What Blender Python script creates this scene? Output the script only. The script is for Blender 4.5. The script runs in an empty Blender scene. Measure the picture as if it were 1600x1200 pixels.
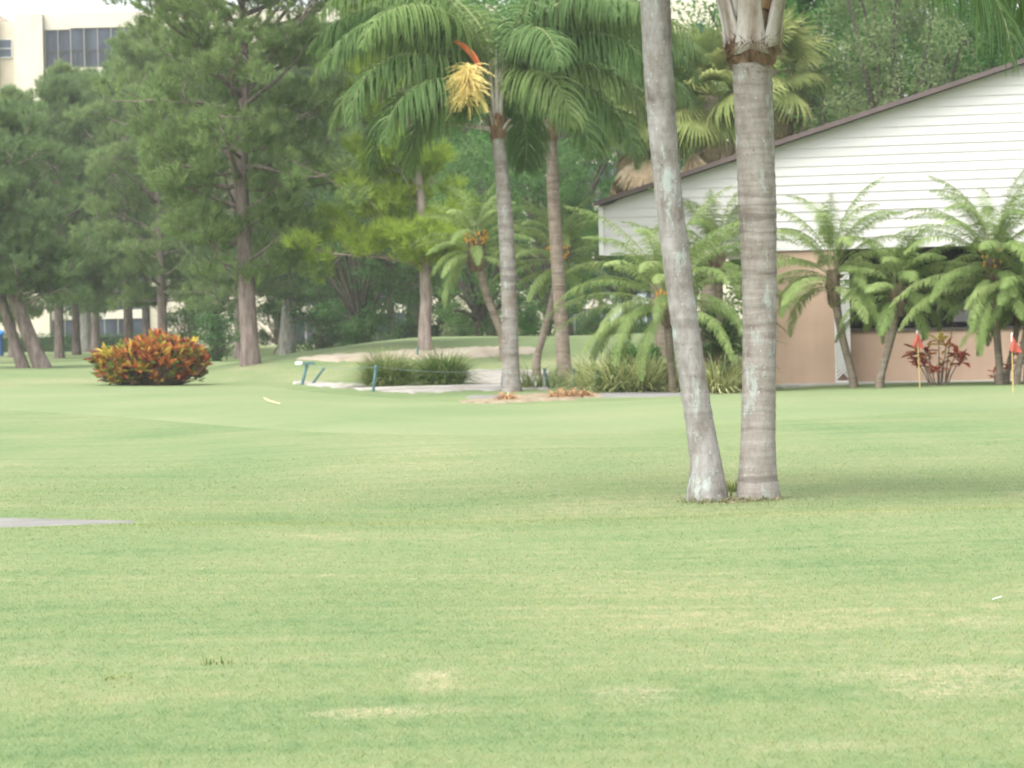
import bpy, math, random
import numpy as np
from mathutils import Vector, Matrix

# ------------------------------------------------------------------ camera
F = 5000.0                      # focal length in pixels of the 1600 px wide photograph
CH = 1.6                        # eye height
HZ = 490.0                      # horizon row at the middle column
ROLL = 0.0218
PITCH = math.atan((600.0 - HZ) / F)
C = bpy.context.scene.collection
cam_d = bpy.data.cameras.new('camera')
cam = bpy.data.objects.new('camera', cam_d); C.objects.link(cam)
_F = Vector((0, math.cos(PITCH), -math.sin(PITCH)))
_U0 = Vector((0, math.sin(PITCH), math.cos(PITCH)))
_R0 = Vector((1, 0, 0))
_R = _R0 * math.cos(ROLL) - _U0 * math.sin(ROLL)
_U = _U0 * math.cos(ROLL) + _R0 * math.sin(ROLL)
M4 = Matrix.Identity(4)
for i in range(3):
    M4[i][0] = _R[i]; M4[i][1] = _U[i]; M4[i][2] = -_F[i]
M4[2][3] = CH
cam.matrix_world = M4
cam_d.sensor_width = 36.0
cam_d.lens = 36.0 * F / 1600.0
cam_d.clip_start = 0.5
cam_d.clip_end = 3000.0
cam_d.dof.use_dof = True
cam_d.dof.focus_distance = 19.0
cam_d.dof.aperture_fstop = 8.0
SC = bpy.context.scene
SC.camera = cam

# ------------------------------------------------------------------ sky, sun, exposure
SUN_EL, SUN_AZ = math.radians(62), math.radians(215)     # azimuth clockwise from +Y
w = bpy.data.worlds.new('World'); SC.world = w; w.use_nodes = True
nt = w.node_tree; nt.nodes.clear()
sky = nt.nodes.new('ShaderNodeTexSky'); sky.sky_type = 'NISHITA'; sky.sun_disc = False
sky.sun_elevation = SUN_EL; sky.sun_rotation = SUN_AZ
sky.air_density = 1.0; sky.dust_density = 4.0; sky.ozone_density = 1.0
hs = nt.nodes.new('ShaderNodeHueSaturation'); hs.inputs['Saturation'].default_value = 0.22
bg = nt.nodes.new('ShaderNodeBackground'); bg.inputs['Strength'].default_value = 0.15
wo = nt.nodes.new('ShaderNodeOutputWorld')
nt.links.new(sky.outputs[0], hs.inputs['Color']); nt.links.new(hs.outputs[0], bg.inputs['Color'])
nt.links.new(bg.outputs[0], wo.inputs['Surface'])
sd = bpy.data.lights.new('sun', 'SUN'); sd.energy = 0.9; sd.angle = math.radians(60); sd.color = (1.0, 0.96, 0.88)
so = bpy.data.objects.new('sun', sd); C.objects.link(so)
sdir = Vector((math.sin(SUN_AZ) * math.cos(SUN_EL), math.cos(SUN_AZ) * math.cos(SUN_EL), math.sin(SUN_EL)))
so.rotation_euler = sdir.to_track_quat('Z', 'Y').to_euler()
so.location = sdir * 200
vs = SC.view_settings
vs.view_transform = 'Standard'; vs.look = 'None'; vs.exposure = 1.7; vs.gamma = 1.0; vs.use_curve_mapping = False
SC.cycles.filter_width = 1.9
SC.cycles.use_denoising = True
SC.cycles.max_bounces = 8; SC.cycles.diffuse_bounces = 4; SC.cycles.transmission_bounces = 4
SC.cycles.transparent_max_bounces = 8; SC.cycles.volume_bounces = 1

# ------------------------------------------------------------------ pixel and terrain helpers
PXC, PYC = 800.0, 600.0
def ray(u, v):
    d = _R * ((u - PXC) / F) + _U * (-(v - PYC) / F) + _F
    return d
def P(u, v, Y):
    """point of the pixel's ray at world distance y = Y"""
    d = ray(u, v); t = Y / d.y
    return Vector((d.x * t, Y, CH + d.z * t))
def sstep(a, b, x):
    t = np.clip((x - a) / (b - a), 0, 1)
    return t * t * (3 - 2 * t)
def terrain(x, y):
    x = np.asarray(x, float); y = np.asarray(y, float)
    z = 0.035 * np.sin(x * 0.31 + 0.7) * np.sin(y * 0.17 + 0.4) + 0.02 * np.sin(x * 0.83 + y * 0.21)
    z = z - 0.10 * np.exp(-((y - 36) / 7.0) ** 2)                     # shallow swale before the green
    z = z + 0.10 * np.exp(-((y - 23.2) / 1.6) ** 2) * sstep(-6.0, -1.5, x)   # crest beside the asphalt path
    m = sstep(-11.5, -2.5, x) * (1 - 0.8 * sstep(10, 20, x))
    z = z + 0.88 * m * sstep(83, 95.5, y) * (1 - sstep(104, 122, y))  # mound behind the bunker
    return z
def G(u, v, off=0.0):
    """first hit of the pixel's ray with the ground"""
    d = ray(u, v)
    ys = np.linspace(10, 260, 2501)
    t = ys / d.y
    zr = CH + d.z * t
    xr = d.x * t
    h = zr - terrain(xr, ys)
    k = np.argmax(h <= 0)
    if h[k] > 0: k = len(ys) - 1
    a = h[k - 1] / max(h[k - 1] - h[k], 1e-9) if k > 0 else 0
    Y = ys[k - 1] + a * (ys[k] - ys[k - 1]) if k > 0 else ys[0]
    x = d.x * Y / d.y
    return Vector((x, Y, float(terrain(x, Y)) + off))
def on_ground(x, y): return Vector((x, y, float(terrain(x, y))))
def ppm(Y): return F / Y
rng = np.random.default_rng(7)

# ------------------------------------------------------------------ mesh helpers
class MB:
    def __init__(s): s.v = []; s.f = []; s.n = 0
    def add(s, verts, faces, mat=0):
        verts = np.asarray(verts, float).reshape(-1, 3); faces = np.asarray(faces, int)
        if len(faces) == 0: return
        if np.isscalar(mat): mat = np.full(len(faces), mat)
        s.v.append(verts); s.f.append((faces + s.n, np.asarray(mat, int))); s.n += len(verts)
    def box(s, x0, x1, y0, y1, z0, z1, mat=0):
        v = [(x0,y0,z0),(x1,y0,z0),(x1,y1,z0),(x0,y1,z0),(x0,y0,z1),(x1,y0,z1),(x1,y1,z1),(x0,y1,z1)]
        s.add(v, [(0,3,2,1),(4,5,6,7),(0,1,5,4),(1,2,6,5),(2,3,7,6),(3,0,4,7)], mat)
    def hexa(s, v8, mat=0):
        s.add(v8, [(0,3,2,1),(4,5,6,7),(0,1,5,4),(1,2,6,5),(2,3,7,6),(3,0,4,7)], mat)
    def tube(s, pts, radii, seg=8, mat=0, cap=True):
        pts = np.asarray([tuple(p) for p in pts], float); n = len(pts)
        radii = np.broadcast_to(np.asarray(radii, float), (n,))
        tg = np.gradient(pts, axis=0); tg /= np.linalg.norm(tg, axis=1)[:, None] + 1e-9
        ref = np.array([1.0, 0, 0]) if abs(tg[:, 0]).mean() < 0.8 else np.array([0, 1.0, 0])
        a = np.cross(tg, ref); a /= np.linalg.norm(a, axis=1)[:, None] + 1e-9
        b = np.cross(tg, a)
        th = np.linspace(0, 2 * np.pi, seg, endpoint=False)
        V = pts[:, None, :] + radii[:, None, None] * (np.cos(th)[None, :, None] * a[:, None, :] + np.sin(th)[None, :, None] * b[:, None, :])
        i = np.arange(n - 1)[:, None]; j = np.arange(seg)[None, :]; k = (j + 1) % seg
        q = np.stack([i * seg + j, i * seg + k, (i + 1) * seg + k, (i + 1) * seg + j], -1).reshape(-1, 4)
        V = V.reshape(-1, 3)
        base = s.n
        s.add(V, q, mat)
        if cap:
            c = np.vstack([V[:seg], pts[:1], V[-seg:], pts[-1:]])
            jj = np.arange(seg); kk = (jj + 1) % seg
            f1 = np.stack([kk, jj, np.full(seg, seg)], -1)
            f2 = np.stack([seg + 1 + jj, seg + 1 + kk, np.full(seg, 2 * seg + 1)], -1)
            s.add(c, np.vstack([f1, f2]), mat)
    def scatter(s, tv, tf, R, L, mat=0):
        """copies of a template (tv, tf) at n rotations R and places L; mat scalar or one per copy"""
        tv = np.asarray(tv, float); tf = np.asarray(tf, int); n = len(L)
        V = np.einsum('nij,kj->nki', R, tv) + np.asarray(L)[:, None, :]
        Fc = tf[None] + (np.arange(n) * len(tv))[:, None, None]
        m = mat if np.isscalar(mat) else np.repeat(mat, len(tf))
        s.add(V.reshape(-1, 3), Fc.reshape(-1, tf.shape[1]), m)
    def mesh(s, name, mats, smooth=False):
        me = bpy.data.meshes.new(name)
        V = np.vstack(s.v)
        me.vertices.add(len(V)); me.vertices.foreach_set('co', V.ravel().astype(np.float32))
        loops = np.concatenate([f.ravel() for f, m in s.f])
        cnt = np.concatenate([np.full(len(f), f.shape[1]) for f, m in s.f])
        mi = np.concatenate([m for f, m in s.f])
        st = np.concatenate([[0], np.cumsum(cnt)[:-1]])
        me.loops.add(len(loops)); me.loops.foreach_set('vertex_index', loops.astype(np.int32))
        me.polygons.add(len(cnt)); me.polygons.foreach_set('loop_start', st.astype(np.int32))
        for m in (mats if isinstance(mats, (list, tuple)) else [mats]): me.materials.append(m)
        me.polygons.foreach_set('material_index', mi.astype(np.int32))
        if smooth: me.polygons.foreach_set('use_smooth', np.ones(len(cnt), bool))
        else: me.polygons.foreach_set('use_smooth', np.zeros(len(cnt), bool))
        me.update(calc_edges=True)
        return me
    def build(s, name, mats, parent=None, loc=None, smooth=False):
        return link(name, s.mesh(name, mats, smooth), parent, loc)
def link(name, me, parent=None, loc=None, rot=None):
    o = bpy.data.objects.new(name, me); C.objects.link(o)
    if parent is not None: o.parent = parent
    if loc is not None: o.location = loc
    if rot is not None: o.rotation_euler = rot
    return o
def tag(o, label, cat, group=None):
    o['label'] = label; o['category'] = cat
    if group: o['group'] = group
    return o
def thing(name, label, cat, loc=(0, 0, 0), rz=0.0, group=None):
    o = bpy.data.objects.new(name, None); C.objects.link(o)
    o.location = loc; o.rotation_euler = (0, 0, rz); o.empty_display_size = 0.3
    return tag(o, label, cat, group)
def struct(o, kind='structure'):
    o['kind'] = kind; return o
def rand_rot(n, r, up=0.0):
    q = r.normal(size=(n, 4)); q /= np.linalg.norm(q, axis=1)[:, None]
    w_, x, y, z = q.T
    R = np.empty((n, 3, 3))
    R[:,0,0]=1-2*(y*y+z*z); R[:,0,1]=2*(x*y-z*w_); R[:,0,2]=2*(x*z+y*w_)
    R[:,1,0]=2*(x*y+z*w_); R[:,1,1]=1-2*(x*x+z*z); R[:,1,2]=2*(y*z-x*w_)
    R[:,2,0]=2*(x*z-y*w_); R[:,2,1]=2*(y*z+x*w_); R[:,2,2]=1-2*(x*x+y*y)
    return R
def frame_from_axis(A, r):
    """rotations whose local z is the axis A (n,3), random roll"""
    A = A / (np.linalg.norm(A, axis=1)[:, None] + 1e-9)
    B = r.normal(size=A.shape); B -= (B * A).sum(1)[:, None] * A; B /= np.linalg.norm(B, axis=1)[:, None] + 1e-9
    D = np.cross(A, B)
    return np.stack([B, D, A], -1)
def smooth_path(pts, n):
    """Catmull-like resampling of a list of tuples to n rows"""
    p = np.asarray(pts, float); t = np.linspace(0, 1, len(p)); tt = np.linspace(0, 1, n)
    out = np.stack([np.interp(tt, t, p[:, k]) for k in range(p.shape[1])], 1)
    for _ in range(max(1, n // len(p))):
        out[1:-1] = 0.25 * out[:-2] + 0.5 * out[1:-1] + 0.25 * out[2:]
    return out

# ------------------------------------------------------------------ materials
def mat_new(name):
    m = bpy.data.materials.new(name); m.use_nodes = True
    t = m.node_tree; t.nodes.clear()
    return m, t
def N(t, kind, **kw):
    n = t.nodes.new('ShaderNode' + kind)
    for k, v in kw.items(): setattr(n, k, v)
    return n
def L(t, a, b): t.links.new(a, b)
def ramp(t, fac, stops):
    r = N(t, 'ValToRGB'); e = r.color_ramp.elements
    e[0].position, e[0].color = stops[0][0], (*stops[0][1], 1)
    e[1].position, e[1].color = stops[-1][0], (*stops[-1][1], 1)
    for p, c in stops[1:-1]:
        x = e.new(p); x.color = (*c, 1)
    L(t, fac, r.inputs[0]); return r.outputs[0]
def noise(t, vec, scale, detail=4.0, rough=0.55):
    n = N(t, 'TexNoise'); n.inputs['Scale'].default_value = scale; n.inputs['Detail'].default_value = detail
    n.inputs['Roughness'].default_value = rough
    if vec is not None: L(t, vec, n.inputs['Vector'])
    return n.outputs['Fac']
def mixc(t, fac, a, b, blend='MIX'):
    n = N(t, 'Mix', data_type='RGBA', blend_type=blend)
    for s, v in ((n.inputs[0], fac), (n.inputs[6], a), (n.inputs[7], b)):
        if isinstance(v, (int, float)): s.default_value = v
        elif isinstance(v, tuple): s.default_value = (*v, 1)
        else: L(t, v, s)
    return n.outputs[2]
def math_(t, op, a, b=None, clamp=False):
    n = N(t, 'Math', operation=op); n.use_clamp = clamp
    for s, v in ((n.inputs[0], a), (n.inputs[1], b)):
        if v is None: continue
        if isinstance(v, (int, float)): s.default_value = v
        else: L(t, v, s)
    return n.outputs[0]
def maprange(t, x, a, b, c=0.0, d=1.0):
    n = N(t, 'MapRange'); L(t, x, n.inputs[0])
    for i, v in zip((1, 2, 3, 4), (a, b, c, d)): n.inputs[i].default_value = v
    return n.outputs[0]
def mapping(t, vec, scale=(1, 1, 1), loc=(0, 0, 0)):
    n = N(t, 'Mapping'); n.inputs['Scale'].default_value = scale; n.inputs['Location'].default_value = loc
    L(t, vec, n.inputs['Vector']); return n.outputs[0]
def finish(t, col, rough=0.8, bump=None, bstr=0.3, bdist=0.02, spec=0.3, transl=0.0, metal=0.0):
    p = N(t, 'BsdfPrincipled')
    if isinstance(col, tuple): p.inputs['Base Color'].default_value = (*col, 1)
    else: L(t, col, p.inputs['Base Color'])
    if isinstance(rough, (int, float)): p.inputs['Roughness'].default_value = rough
    else: L(t, rough, p.inputs['Roughness'])
    p.inputs['Specular IOR Level'].default_value = spec; p.inputs['Metallic'].default_value = metal
    if bump is not None:
        b = N(t, 'Bump'); b.inputs['Strength'].default_value = bstr; b.inputs['Distance'].default_value = bdist
        L(t, bump, b.inputs['Height']); L(t, b.outputs[0], p.inputs['Normal'])
    o = N(t, 'OutputMaterial'); sh = p.outputs[0]
    if transl > 0:
        tr = N(t, 'BsdfTranslucent')
        if isinstance(col, tuple): tr.inputs[0].default_value = (*col, 1)
        else: L(t, col, tr.inputs[0])
        mx = N(t, 'MixShader'); mx.inputs[0].default_value = transl
        L(t, sh, mx.inputs[1]); L(t, tr.outputs[0], mx.inputs[2]); sh = mx.outputs[0]
    L(t, sh, o.inputs['Surface'])
def leaf_mat(name, c1, c2, c3=None, scale=2.0, transl=0.42, rough=0.6, spec=0.12):
    """foliage: two or three greens by position, and a different one for each thing"""
    m, t = mat_new(name)
    g = N(t, 'NewGeometry'); oi = N(t, 'ObjectInfo')
    n1 = noise(t, g.outputs['Position'], scale, 3); n2 = noise(t, g.outputs['Position'], scale * 9, 2)
    f = math_(t, 'ADD', math_(t, 'MULTIPLY', n1, 0.6), math_(t, 'MULTIPLY', n2, 0.4))
    f = math_(t, 'ADD', f, math_(t, 'MULTIPLY', math_(t, 'SUBTRACT', oi.outputs['Random'], 0.5), 0.24))
    st = [(0.34, c1), (0.64, c2)] if c3 is None else [(0.3, c1), (0.55, c2), (0.74, c3)]
    finish(t, ramp(t, f, st), rough, spec=spec, transl=transl)
    return m
def plain(name, col, rough=0.7, var=0.12, scale=6.0, spec=0.3, bump=0.0, metal=0.0):
    m, t = mat_new(name)
    tc = N(t, 'TexCoord'); n1 = noise(t, tc.outputs['Object'], scale, 5)
    lo = tuple(c * (1 - var) for c in col); hi = tuple(min(1, c * (1 + var)) for c in col)
    finish(t, ramp(t, n1, [(0.3, lo), (0.7, hi)]), rough, bump=n1 if bump else None, bstr=bump, spec=spec, metal=metal)
    return m

def lawn_colour(t, straw_spots=True):
    g = N(t, 'NewGeometry'); pos = g.outputs['Position']
    big = noise(t, mapping(t, pos, (0.10, 0.045, 0)), 1.0, 4, 0.6)
    mid = noise(t, mapping(t, pos, (0.42, 0.22, 0), (3, 7, 0)), 1.0, 5, 0.6)
    streak = noise(t, mapping(t, pos, (0.30, 2.1, 0), (11, 2, 0)), 1.0, 5, 0.7)
    fine = noise(t, mapping(t, pos, (9, 5, 0)), 1.0, 5, 0.7)
    f = math_(t, 'ADD', math_(t, 'MULTIPLY', big, 0.24), math_(t, 'MULTIPLY', mid, 0.24))
    f = math_(t, 'ADD', f, math_(t, 'MULTIPLY', streak, 0.24))
    f = math_(t, 'ADD', f, math_(t, 'MULTIPLY', fine, 0.28))
    col = ramp(t, f, [(0.40, (0.086, 0.142, 0.060)), (0.465, (0.128, 0.176, 0.077)), (0.53, (0.162, 0.194, 0.092)), (0.60, (0.236, 0.230, 0.128))])
    sp = noise(t, mapping(t, pos, (34, 16, 0), (9, 4, 0)), 1.0, 3, 0.7)
    col = mixc(t, maprange(t, sp, .64, .72, 0, .6), col, (.36, .35, .20))
    col = mixc(t, maprange(t, sp, .36, .27, 0, .55), col, (.075, .11, .04))
    if straw_spots:
        xyz = N(t, 'SeparateXYZ'); L(t, pos, xyz.inputs[0])
        wob = noise(t, mapping(t, pos, (2.0, 1.6, 0)), 1.0, 7, 0.75)
        tot = None
        for cx, cy, rx, ry, s in STRAW:
            a = math_(t, 'POWER', math_(t, 'MULTIPLY', math_(t, 'SUBTRACT', xyz.outputs[0], cx), 1 / rx), 2.0)
            b = math_(t, 'POWER', math_(t, 'MULTIPLY', math_(t, 'SUBTRACT', xyz.outputs[1], cy), 1 / ry), 2.0)
            d = math_(t, 'SUBTRACT', 1.0, math_(t, 'ADD', a, b), True)
            d = math_(t, 'MULTIPLY', d, s * .8)
            tot = d if tot is None else math_(t, 'MAXIMUM', tot, d)
        thin = noise(t, mapping(t, pos, (0.5, 0.9, 0), (5, 1, 0)), 1.0, 5, 0.7)
        tot = math_(t, 'MAXIMUM', tot, math_(t, 'MULTIPLY', maprange(t, thin, 0.60, 0.74), 0.35))
        spk = noise(t, mapping(t, pos, (26, 12, 0)), 1.0, 4, 0.75)
        m_ = math_(t, 'MULTIPLY', maprange(t, math_(t, 'MULTIPLY', tot, maprange(t, wob, .38, .62, .0, 1.8)), 0.10, 1.0, 0, 1), maprange(t, spk, .42, .62, .05, .85))
        col = mixc(t, m_, col, (0.33, 0.29, 0.19))
    return col, fine, pos
def _sp(u, v, ru, rv, s=1.0):
    a = G(u, v); b = G(u, v + rv); c = G(u, v - rv)
    return (a.x, a.y, ru * a.y / F, abs(c.y - b.y) / 2, s)
STRAW = [_sp(1470, 1064, 260, 36, 1.0), _sp(680, 1062, 60, 24, .85), _sp(990, 1086, 110, 18, .9), _sp(600, 1112, 190, 14, .8),
         _sp(230, 640, 330, 9, .45), _sp(1530, 975, 120, 16, .6), _sp(1250, 1165, 220, 12, .55), _sp(60, 1030, 160, 25, .35), _sp(1590, 770, 40, 10, .8),
         _sp(100, 594, 160, 7, .9), _sp(500, 590, 120, 8, .6)]

m_lawn, t = mat_new('lawn_turf'); c_, fn, ps = lawn_colour(t)
bn = noise(t, mapping(t, ps, (28, 28, 28)), 1.0, 4, 0.7)
finish(t, c_, 0.95, bump=bn, bstr=0.5, bdist=0.02, spec=0.1)
m_blade, t = mat_new('grass_blade'); c_, fn, ps = lawn_colour(t)
c_ = mixc(t, 1.0, c_, (1.8, 1.7, 1.65), 'MULTIPLY')
finish(t, c_, 0.7, spec=0.12, transl=0.45)
m_green, t = mat_new('putting_turf')
g = N(t, 'NewGeometry'); ps = g.outputs['Position']
f = math_(t, 'ADD', math_(t, 'MULTIPLY', noise(t, mapping(t, ps, (.25, .16, 0)), 1, 3), .65), math_(t, 'MULTIPLY', noise(t, mapping(t, ps, (6, 3, 0)), 1, 4), .35))
finish(t, ramp(t, f, [(.36, (.128, .176, .080)), (.5, (.152, .192, .090)), (.66, (.182, .210, .103))]), .9, spec=.15)
m_collar, t = mat_new('collar_turf')
g = N(t, 'NewGeometry'); ps = g.outputs['Position']
finish(t, ramp(t, noise(t, mapping(t, ps, (.8, .8, 0)), 1, 5), [(.35, (.130, .180, .076)), (.66, (.185, .212, .098))]), .95, spec=.1)
m_sand, t = mat_new('sand')
g = N(t, 'NewGeometry'); ps = g.outputs['Position']
finish(t, ramp(t, noise(t, mapping(t, ps, (.9, .5, .9)), 1, 6, .65), [(.3, (.20, .165, .115)), (.48, (.31, .265, .205)), (.7, (.40, .36, .30))]), .95,
       bump=noise(t, mapping(t, ps, (3, 3, 3)), 1, 5), bstr=.6, bdist=.05, spec=.1)
m_shell, t = mat_new('shell_path')
g = N(t, 'NewGeometry'); ps = g.outputs['Position']
finish(t, ramp(t, noise(t, mapping(t, ps, (1.2, .6, 1)), 1, 6, .65), [(.3, (.19, .17, .14)), (.5, (.29, .27, .24)), (.7, (.37, .355, .335))]), .95, spec=.1,
       bump=noise(t, mapping(t, ps, (14, 14, 14)), 1, 5), bstr=.5)
m_asph, t = mat_new('asphalt')
g = N(t, 'NewGeometry'); ps = g.outputs['Position']
finish(t, ramp(t, noise(t, mapping(t, ps, (1.5, 1.5, 1)), 1, 6, .7), [(.3, (.150, .145, .137)), (.7, (.232, .225, .212))]), .95, spec=.08,
       bump=noise(t, mapping(t, ps, (40, 40, 40)), 1, 3), bstr=.5)
m_mulch, t = mat_new('mulch')
g = N(t, 'NewGeometry'); ps = g.outputs['Position']
finish(t, ramp(t, noise(t, mapping(t, ps, (5, 3, 5)), 1, 6, .7), [(.3, (.13, .10, .07)), (.5, (.22, .18, .12)), (.7, (.32, .28, .20))]), .95, spec=.1)

def palm_bark(name, ring, tint=(1, 1, 1), lichen=1.0, seed=0.0, rw=.5):
    m, t = mat_new(name)
    tc = N(t, 'TexCoord'); o = tc.outputs['Object']
    o = mapping(t, o, (1, 1, 1), (seed, seed * .7, 0))
    wv = noise(t, mapping(t, o, (5, 5, 2)), 1, 3, .6)
    xyz = N(t, 'SeparateXYZ'); L(t, o, xyz.inputs[0]); zz = math_(t, 'ADD', xyz.outputs[2], math_(t, 'MULTIPLY', wv, .05))
    cmb = N(t, 'CombineXYZ'); L(t, math_(t, 'MULTIPLY', zz, 17 / ring), cmb.inputs[2]); L(t, math_(t, 'MULTIPLY', xyz.outputs[0], 1.5), cmb.inputs[0]); L(t, math_(t, 'MULTIPLY', xyz.outputs[1], 1.5), cmb.inputs[1])
    rings = noise(t, cmb.outputs[0], 1, 3, .6)
    blot = noise(t, mapping(t, o, (9, 9, 4)), 1, 6, .68)
    f = math_(t, 'ADD', math_(t, 'MULTIPLY', rings, rw), math_(t, 'MULTIPLY', blot, 1 - rw))
    g1 = tuple(a * b for a, b in zip((.120, .102, .087), tint)); g2 = tuple(a * b for a, b in zip((.225, .208, .192), tint)); g3 = tuple(a * b for a, b in zip((.325, .312, .30), tint))
    col = ramp(t, f, [(.30, g1), (.47, g2), (.66, g3)])
    brown = maprange(t, noise(t, mapping(t, o, (2.2, 2.2, .9), (4, 1, 2)), 1, 4, .6), .54, .66, 0, .65)
    col = mixc(t, brown, col, (.155, .122, .09))
    lic = maprange(t, noise(t, mapping(t, o, (7, 7, 3.0), (1, 8, 3)), 1, 6, .7), .57, .63, 0, .8 * lichen)
    col = mixc(t, lic, col, (.335, .385, .355))
    spots = maprange(t, noise(t, mapping(t, o, (38, 38, 30), (2, 2, 9)), 1, 3, .6), .665, .70, 0, .85)
    col = mixc(t, spots, col, (.47, .48, .45))
    dark = maprange(t, noise(t, mapping(t, o, (30, 30, 34), (7, 3, 1)), 1, 3, .6), .67, .71, 0, .8)
    col = mixc(t, dark, col, (.06, .05, .045))
    scar = maprange(t, noise(t, mapping(t, cmb.outputs[0], (.6, .6, .55), (3, 5, 1)), 1, 2, .5), .60, .645, 0, .45 * rw * 2)
    col = mixc(t, scar, col, (.075, .06, .05))
    crack = maprange(t, noise(t, mapping(t, o, (46, 46, 5), (6, 1, 4)), 1, 4, .65), .62, .70, 0, .5)
    col = mixc(t, crack, col, (.085, .07, .058))
    finish(t, col, .9, bump=f, bstr=.8, bdist=.02, spec=.12)
    return m
m_bark1 = palm_bark('palm_bark_grey', 1.0, lichen=1.0, seed=1.3, rw=.18)
m_bark2 = palm_bark('palm_bark_ringed', 1.0, (1.0, .97, .93), .8, 4.1, .5)
m_bark3 = palm_bark('palm_bark_far', 1.2, (.95, .93, .9), .7, 8.3)
m_bark_t = palm_bark('date_palm_bark', 1.0, (.82, .72, .60), .2, 2.7)
def bark_mat(name, c1, c2, c3):
    m, t = mat_new(name); tc = N(t, 'TexCoord'); o = tc.outputs['Object']
    n1 = noise(t, mapping(t, o, (7, 7, 1.6)), 1, 5, .65)
    finish(t, ramp(t, n1, [(.3, c1), (.5, c2), (.7, c3)]), .95, bump=n1, bstr=.8, bdist=.05, spec=.1)
    return m
m_pinebark = bark_mat('pine_bark', (.085, .065, .055), (.17, .135, .12), (.26, .21, .19))
m_pinebark2 = bark_mat('pine_bark_pale', (.14, .11, .095), (.25, .205, .18), (.35, .30, .265))
m_oakbark = bark_mat('oak_bark', (.13, .12, .105), (.22, .21, .185), (.31, .30, .27))
m_darkbark = bark_mat('dark_bark', (.05, .042, .036), (.085, .072, .06), (.13, .11, .095))  # separate darker bark for the bushy and leafy trees
m_fibre = bark_mat('palm_fibre', (.075, .048, .03), (.17, .11, .07), (.29, .21, .145))
m_head = bark_mat('date_palm_head', (.07, .055, .038), (.15, .115, .075), (.26, .20, .14))
m_boot = bark_mat('palm_boot', (.17, .12, .085), (.36, .315, .28), (.52, .49, .46))
m_bootb = bark_mat('palm_boot_brown', (.16, .085, .045), (.30, .18, .11), (.45, .32, .23))

m_queen = leaf_mat('queen_palm_leaflet', (.085, .155, .050), (.13, .215, .075), (.22, .31, .13), 1.2)
m_queen2 = leaf_mat('queen_palm_leaflet_light', (.10, .17, .05), (.15, .23, .07), (.24, .31, .13), 1.2)
m_pygmy = leaf_mat('date_palm_leaflet', (.14, .215, .066), (.22, .30, .10), (.34, .41, .17), 1.6)
m_rachis = leaf_mat('palm_rachis', (.15, .19, .07), (.24, .27, .12), None, 3.0, .1)
m_sago = leaf_mat('sago_leaflet', (.030, .065, .028), (.055, .10, .04), None, 2.0, .2)
m_fan = leaf_mat('fan_palm_leaf', (.14, .195, .06), (.24, .285, .095), (.38, .385, .16), 1.0)
m_fandead = leaf_mat('fan_palm_dead_leaf', (.24, .18, .11), (.38, .30, .20), (.50, .43, .32), 1.0, .25)
m_needle = leaf_mat('pine_needle', (.125, .198, .076), (.198, .285, .105), (.29, .375, .14), 1.3, .55)
m_needle2 = leaf_mat('pine_needle_far', (.122, .190, .080), (.188, .270, .106), (.27, .355, .135), 1.2, .55)
m_lime = leaf_mat('young_pine_needle', (.26, .37, .065), (.40, .52, .095), (.55, .65, .14), 1.3, .6)
m_broad = leaf_mat('broad_leaf', (.042, .120, .026), (.085, .200, .044), (.165, .310, .070), 1.1, .45)
m_broad2 = leaf_mat('broad_leaf_greyish', (.10, .15, .068), (.16, .22, .095), (.23, .29, .13), .8, .45)
m_broad3 = leaf_mat('broad_leaf_dark', (.045, .105, .036), (.082, .165, .052), (.140, .240, .072), 1.0, .45)
m_hedge = leaf_mat('hedge_leaf', (.040, .085, .028), (.065, .13, .040), (.10, .17, .055), 1.5, .25)
m_lir = leaf_mat('lily_turf_blade', (.085, .15, .040), (.14, .21, .06), (.23, .28, .09), 3.0, .3)
m_liryel = leaf_mat('lily_turf_yellow_blade', (.25, .27, .10), (.36, .36, .15), None, 3.0, .3)
m_var = leaf_mat('variegated_blade', (.42, .48, .19), (.58, .61, .29), (.74, .73, .46), 4.0, .45)
m_dryblade = leaf_mat('dry_blade', (.28, .15, .075), (.48, .30, .16), (.62, .46, .29), 5.0, .25)
m_weed = leaf_mat('weed_blade', (.13, .18, .05), (.22, .26, .09), (.34, .34, .14), 3.0, .3)

m_siding, t = mat_new('siding_paint')
oi = N(t, 'ObjectInfo'); tc = N(t, 'TexCoord')
n1 = noise(t, mapping(t, tc.outputs['Object'], (.5, 1, 2)), 1, 5, .6)
f = math_(t, 'ADD', math_(t, 'MULTIPLY', n1, .6), math_(t, 'MULTIPLY', oi.outputs['Random'], .4))
finish(t, ramp(t, f, [(.2, (.47, .46, .44)), (.6, (.535, .525, .505))]), .55, spec=.3)
m_trim = plain('trim_white', (.60, .595, .58), .6, .04)
m_fascia = plain('fascia_brown', (.10, .075, .072), .6, .15, 2)
m_shingle = plain('roof_felt', (.11, .09, .085), .9, .2, 3, bump=.4)
def stucco(name, c):
    m, t = mat_new(name); tc = N(t, 'TexCoord')
    n1 = noise(t, tc.outputs['Object'], 1.3, 5, .6); n2 = noise(t, tc.outputs['Object'], 45, 4, .7)
    n3 = noise(t, mapping(t, tc.outputs['Object'], (2.5, 2.5, .25)), 1, 4, .6)
    f = math_(t, 'ADD', math_(t, 'MULTIPLY', n1, .5), math_(t, 'MULTIPLY', n3, .5))
    finish(t, ramp(t, f, [(.3, tuple(x * .86 for x in c)), (.62, tuple(x * 1.06 for x in c))]), .95, bump=n2, bstr=.6, bdist=.02, spec=.15)
    return m
m_peach = stucco('stucco_peach', (.43, .31, .23))
m_cream = stucco('stucco_cream', (.56, .51, .41))
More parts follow.
